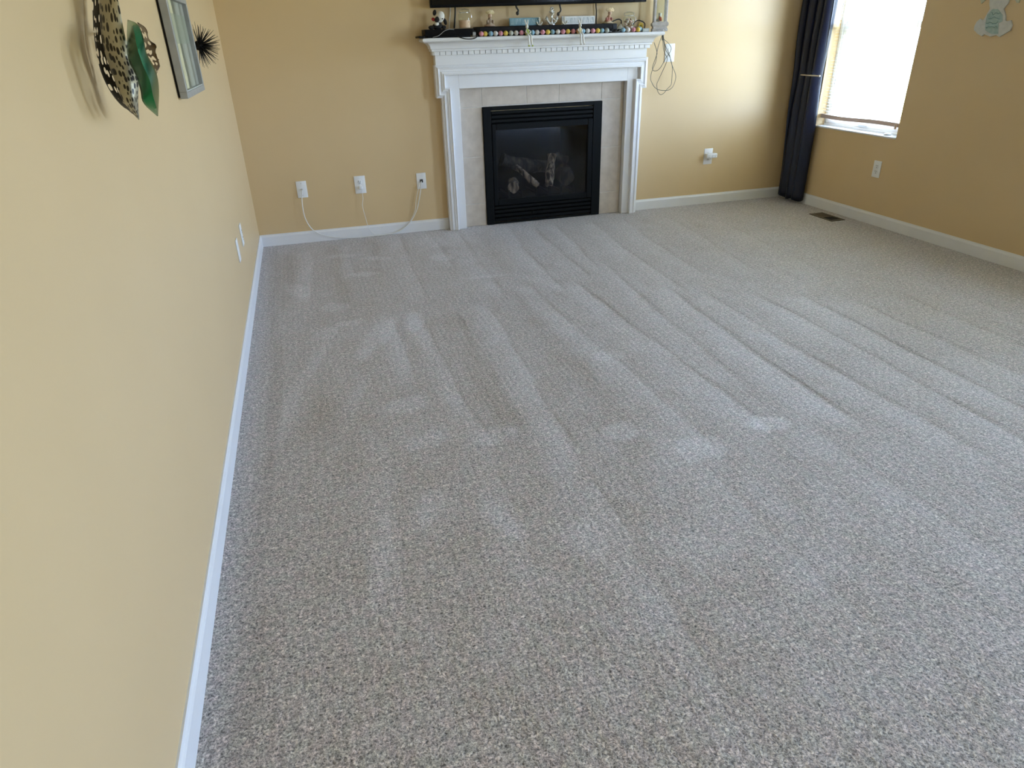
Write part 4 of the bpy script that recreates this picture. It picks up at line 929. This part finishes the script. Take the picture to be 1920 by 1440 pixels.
def picture():
    y0, y1, z0, z1, d = 2.942, 3.512, 1.155, 1.540, .034
    t = thing('picture_frame', 'grey box frame with a striped abstract picture on the left wall', 'picture frame', (0.001, (y0+y1)/2, z0))
    c = (y0+y1)/2; gm_ = noise_mat('grey_frame_paint', (.30, .30, .28), (.34, .34, .32), 20, .45)
    bm = bmesh.new(); a, b, hh = y0-c, y1-c, z1-z0; wv = .022
    for q in ((a, b, 0, wv), (a, b, hh-.055, hh), (a, a+wv, wv, hh-.055), (b-wv, b, wv, hh-.055)): box(bm, .007, d, q[0], q[1], q[2], q[3], .0012)
    obj('frame', bm, gm_, t)
    obj('backing_board', B(0, .008, a+.004, b-.004, .004, hh-.004), M['blackplastic'], t)
    bm = bmesh.new()
    for q in ((a+wv, a+wv+.006, wv, hh-.055), (a+wv, b-wv, wv, wv+.004)): box(bm, .018, d-.003, *q)
    obj('inner_lip', bm, mat('pale_lip', (.48, .50, .46), .5), t)
    m = mat('picture_print', (.5, .5, .45), .5); nt = m.node_tree; N = nt.nodes; L = nt.links; bs = N['Principled BSDF']
    tc = N.new('ShaderNodeTexCoord'); sp = N.new('ShaderNodeSeparateXYZ'); L.new(tc.outputs['Generated'], sp.inputs[0])
    nz = N.new('ShaderNodeTexNoise'); nz.inputs['Scale'].default_value = 5; mp = N.new('ShaderNodeMapping'); mp.inputs['Scale'].default_value = (1, 2.5, .8); L.new(tc.outputs['Generated'], mp.inputs[0]); L.new(mp.outputs[0], nz.inputs['Vector'])
    ma = N.new('ShaderNodeMath'); ma.operation = 'MULTIPLY_ADD'; ma.inputs[1].default_value = .07; L.new(nz.outputs[0], ma.inputs[0]); L.new(sp.outputs[1], ma.inputs[2])
    cr = N.new('ShaderNodeValToRGB'); cr.color_ramp.interpolation = 'CONSTANT'; e = cr.color_ramp.elements
    e[0].color = (.16, .17, .12, 1); e[1].position = .12; e[1].color = (.34, .34, .26, 1)
    for p_, col in ((.20, (.20, .22, .15, 1)), (.30, (.60, .57, .36, 1)), (.44, (.15, .16, .11, 1)), (.56, (.30, .31, .24, 1)), (.66, (.36, .38, .31, 1)), (.80, (.20, .21, .16, 1)), (.90, (.32, .33, .28, 1))):
        k = e.new(p_); k.color = col
    L.new(ma.outputs[0], cr.inputs[0])
    # upper half of the picture is a greener wash, with one tan block in the pale stripe
    n2 = N.new('ShaderNodeTexNoise'); n2.inputs['Scale'].default_value = 14; n2.inputs['Detail'].default_value = 5; L.new(mp.outputs[0], n2.inputs['Vector'])
    mx = N.new('ShaderNodeMix'); mx.data_type = 'RGBA'; mx.blend_type = 'OVERLAY'; mx.inputs[0].default_value = .35; L.new(cr.outputs[0], mx.inputs[6]); L.new(n2.outputs[0], mx.inputs[7])
    r3 = N.new('ShaderNodeValToRGB'); r3.color_ramp.interpolation = 'CONSTANT'; r3.color_ramp.elements[0].color = (0, 0, 0, 1); r3.color_ramp.elements[1].position = .52; r3.color_ramp.elements[1].color = (.6, .6, .6, 1)
    k = r3.color_ramp.elements.new(.85); k.color = (0, 0, 0, 1)
    L.new(sp.outputs[2], r3.inputs[0])
    m2 = N.new('ShaderNodeMix'); m2.data_type = 'RGBA'; L.new(r3.outputs[0], m2.inputs[0]); L.new(mx.outputs[2], m2.inputs[6]); m2.inputs[7].default_value = (.24, .28, .20, 1)
    L.new(m2.outputs[2], bs.inputs['Base Color'])
    obj('print', B(.014, .0165, a+wv-.002, b-wv+.002, wv-.002, hh-.053), m, t)
picture()
def starburst():
    c = Vector((.018, 3.80, 1.330)); t = thing('starburst_ornament', 'black spiky starburst ornament on the wall behind the picture frame', 'wall art', (0.0005, 3.80, 1.330))
    bk = mat('black_iron', (.006, .006, .006), .45, .3)
    bm = bmesh.new(); ball(bm, (.018, 0, 0), .022, u=18, v=12); tube(bm, [(0, 0, 0), (.018, 0, 0)], .008, 10, 1); obj('core', bm, bk, t, smooth=180)
    bm = bmesh.new(); tube(bm, [(0, 0, .010), (0, 0, .098)], .0016, 5, 1, lambda f: 1.5-1.1*f); me = None
    rd = random.Random(9); n = 98
    for i in range(n):
        f = (i+.5)/n; ph = i*2.399963
        cx = 1-1.12*f                                   # mostly the hemisphere facing the room
        s_ = math.sqrt(max(0, 1-cx*cx)); d = Vector((cx, s_*math.cos(ph), s_*math.sin(ph))).normalized()
        if me is None: o = obj('spike', bm, bk, t); me = o.data
        else: o = bpy.data.objects.new('spike', me); link(o, t)
        o.location = (.018, 0, 0); o.rotation_mode = 'QUATERNION'; o.rotation_quaternion = Vector((0, 0, 1)).rotation_difference(d); o.scale = (1, 1, rd.uniform(.86, 1.02))
starburst()

# ------------------------------------------------------------------ rabbit cut-out on the right wall
def cutout():
    body = [(3.572, 1.401), (3.582, 1.381), (3.59, 1.357), (3.602, 1.339), (3.623, 1.351), (3.641, 1.335), (3.649, 1.311), (3.646, 1.292), (3.614, 1.271), (3.581, 1.258), (3.566, 1.268), (3.522, 1.255), (3.486, 1.263), (3.462, 1.253), (3.437, 1.267), (3.404, 1.286), (3.401, 1.314), (3.417, 1.338), (3.44, 1.334), (3.451, 1.337), (3.459, 1.363), (3.483, 1.397), (3.465, 1.425), (3.463, 1.455), (3.478, 1.478), (3.500, 1.488), (3.502, 1.545), (3.515, 1.560), (3.526, 1.545), (3.528, 1.490), (3.538, 1.490), (3.545, 1.548), (3.558, 1.560), (3.568, 1.545), (3.562, 1.486), (3.580, 1.470), (3.590, 1.447), (3.585, 1.425)]
    c = Vector((W, 3.525, 1.40)); t = thing('rabbit_wall_sign', 'pale rabbit-shaped wooden cut-out hanging on the right wall', 'wall sign', c)
    pale = noise_mat('pale_grey_paint', (.52, .52, .48), (.58, .58, .54), 40, .6)
    obj('board', prism(bmesh.new(), [(y-c.y, z-c.z) for y, z in body], 'x', -.010, -.001), pale, t)
    ap = [(3.55, 1.4), (3.519, 1.398), (3.478, 1.367), (3.467, 1.335), (3.489, 1.324), (3.473, 1.269), (3.513, 1.267), (3.565, 1.289), (3.577, 1.326), (3.579, 1.371)]
    teal = noise_mat('pale_teal_paint', (.30, .42, .39), (.38, .48, .45), 60, .6)
    obj('apron', prism(bmesh.new(), [(y-c.y, z-c.z) for y, z in ap], 'x', -.0115, -.0095), teal, t)
    bm = bmesh.new(); rd = random.Random(2)
    for z, ya, yb in ((1.375, 3.555, 3.490), (1.352, 3.565, 3.485), (1.327, 3.570, 3.492), (1.303, 3.565, 3.486)):
        y = ya; pts = []
        while y > yb: pts.append((-.0122, y-c.y, z-c.z+rd.uniform(-.006, .006))); y -= .007
        tube(bm, pts, .0011, 5, 4)
    obj('painted_script', bm, mat('teal_ink', (.15, .27, .27), .7), t, smooth=60)
    for pts in ([(3.66, 1.46), (3.655, 1.448), (3.643, 1.430), (3.618, 1.452), (3.628, 1.472)], [(3.434, 1.462), (3.428, 1.440), (3.412, 1.424), (3.399, 1.424), (3.397, 1.442), (3.408, 1.465)]):
        obj('ribbon_end', prism(bmesh.new(), [(y-c.y, z-c.z) for y, z in pts], 'x', -.007, -.001), noise_mat('cream_ribbon', (.46, .46, .32), (.52, .52, .38), 60, .7), t)
    bm = bmesh.new(); tube(bm, [(-.004, .128, .066), (-.004, .06, .13), (-.004, -.01, .165), (-.004, -.08, .13), (-.004, -.120, .062)], .0015, 5, 5); obj('ribbon_cord', bm, M['coax'], t)
cutout()
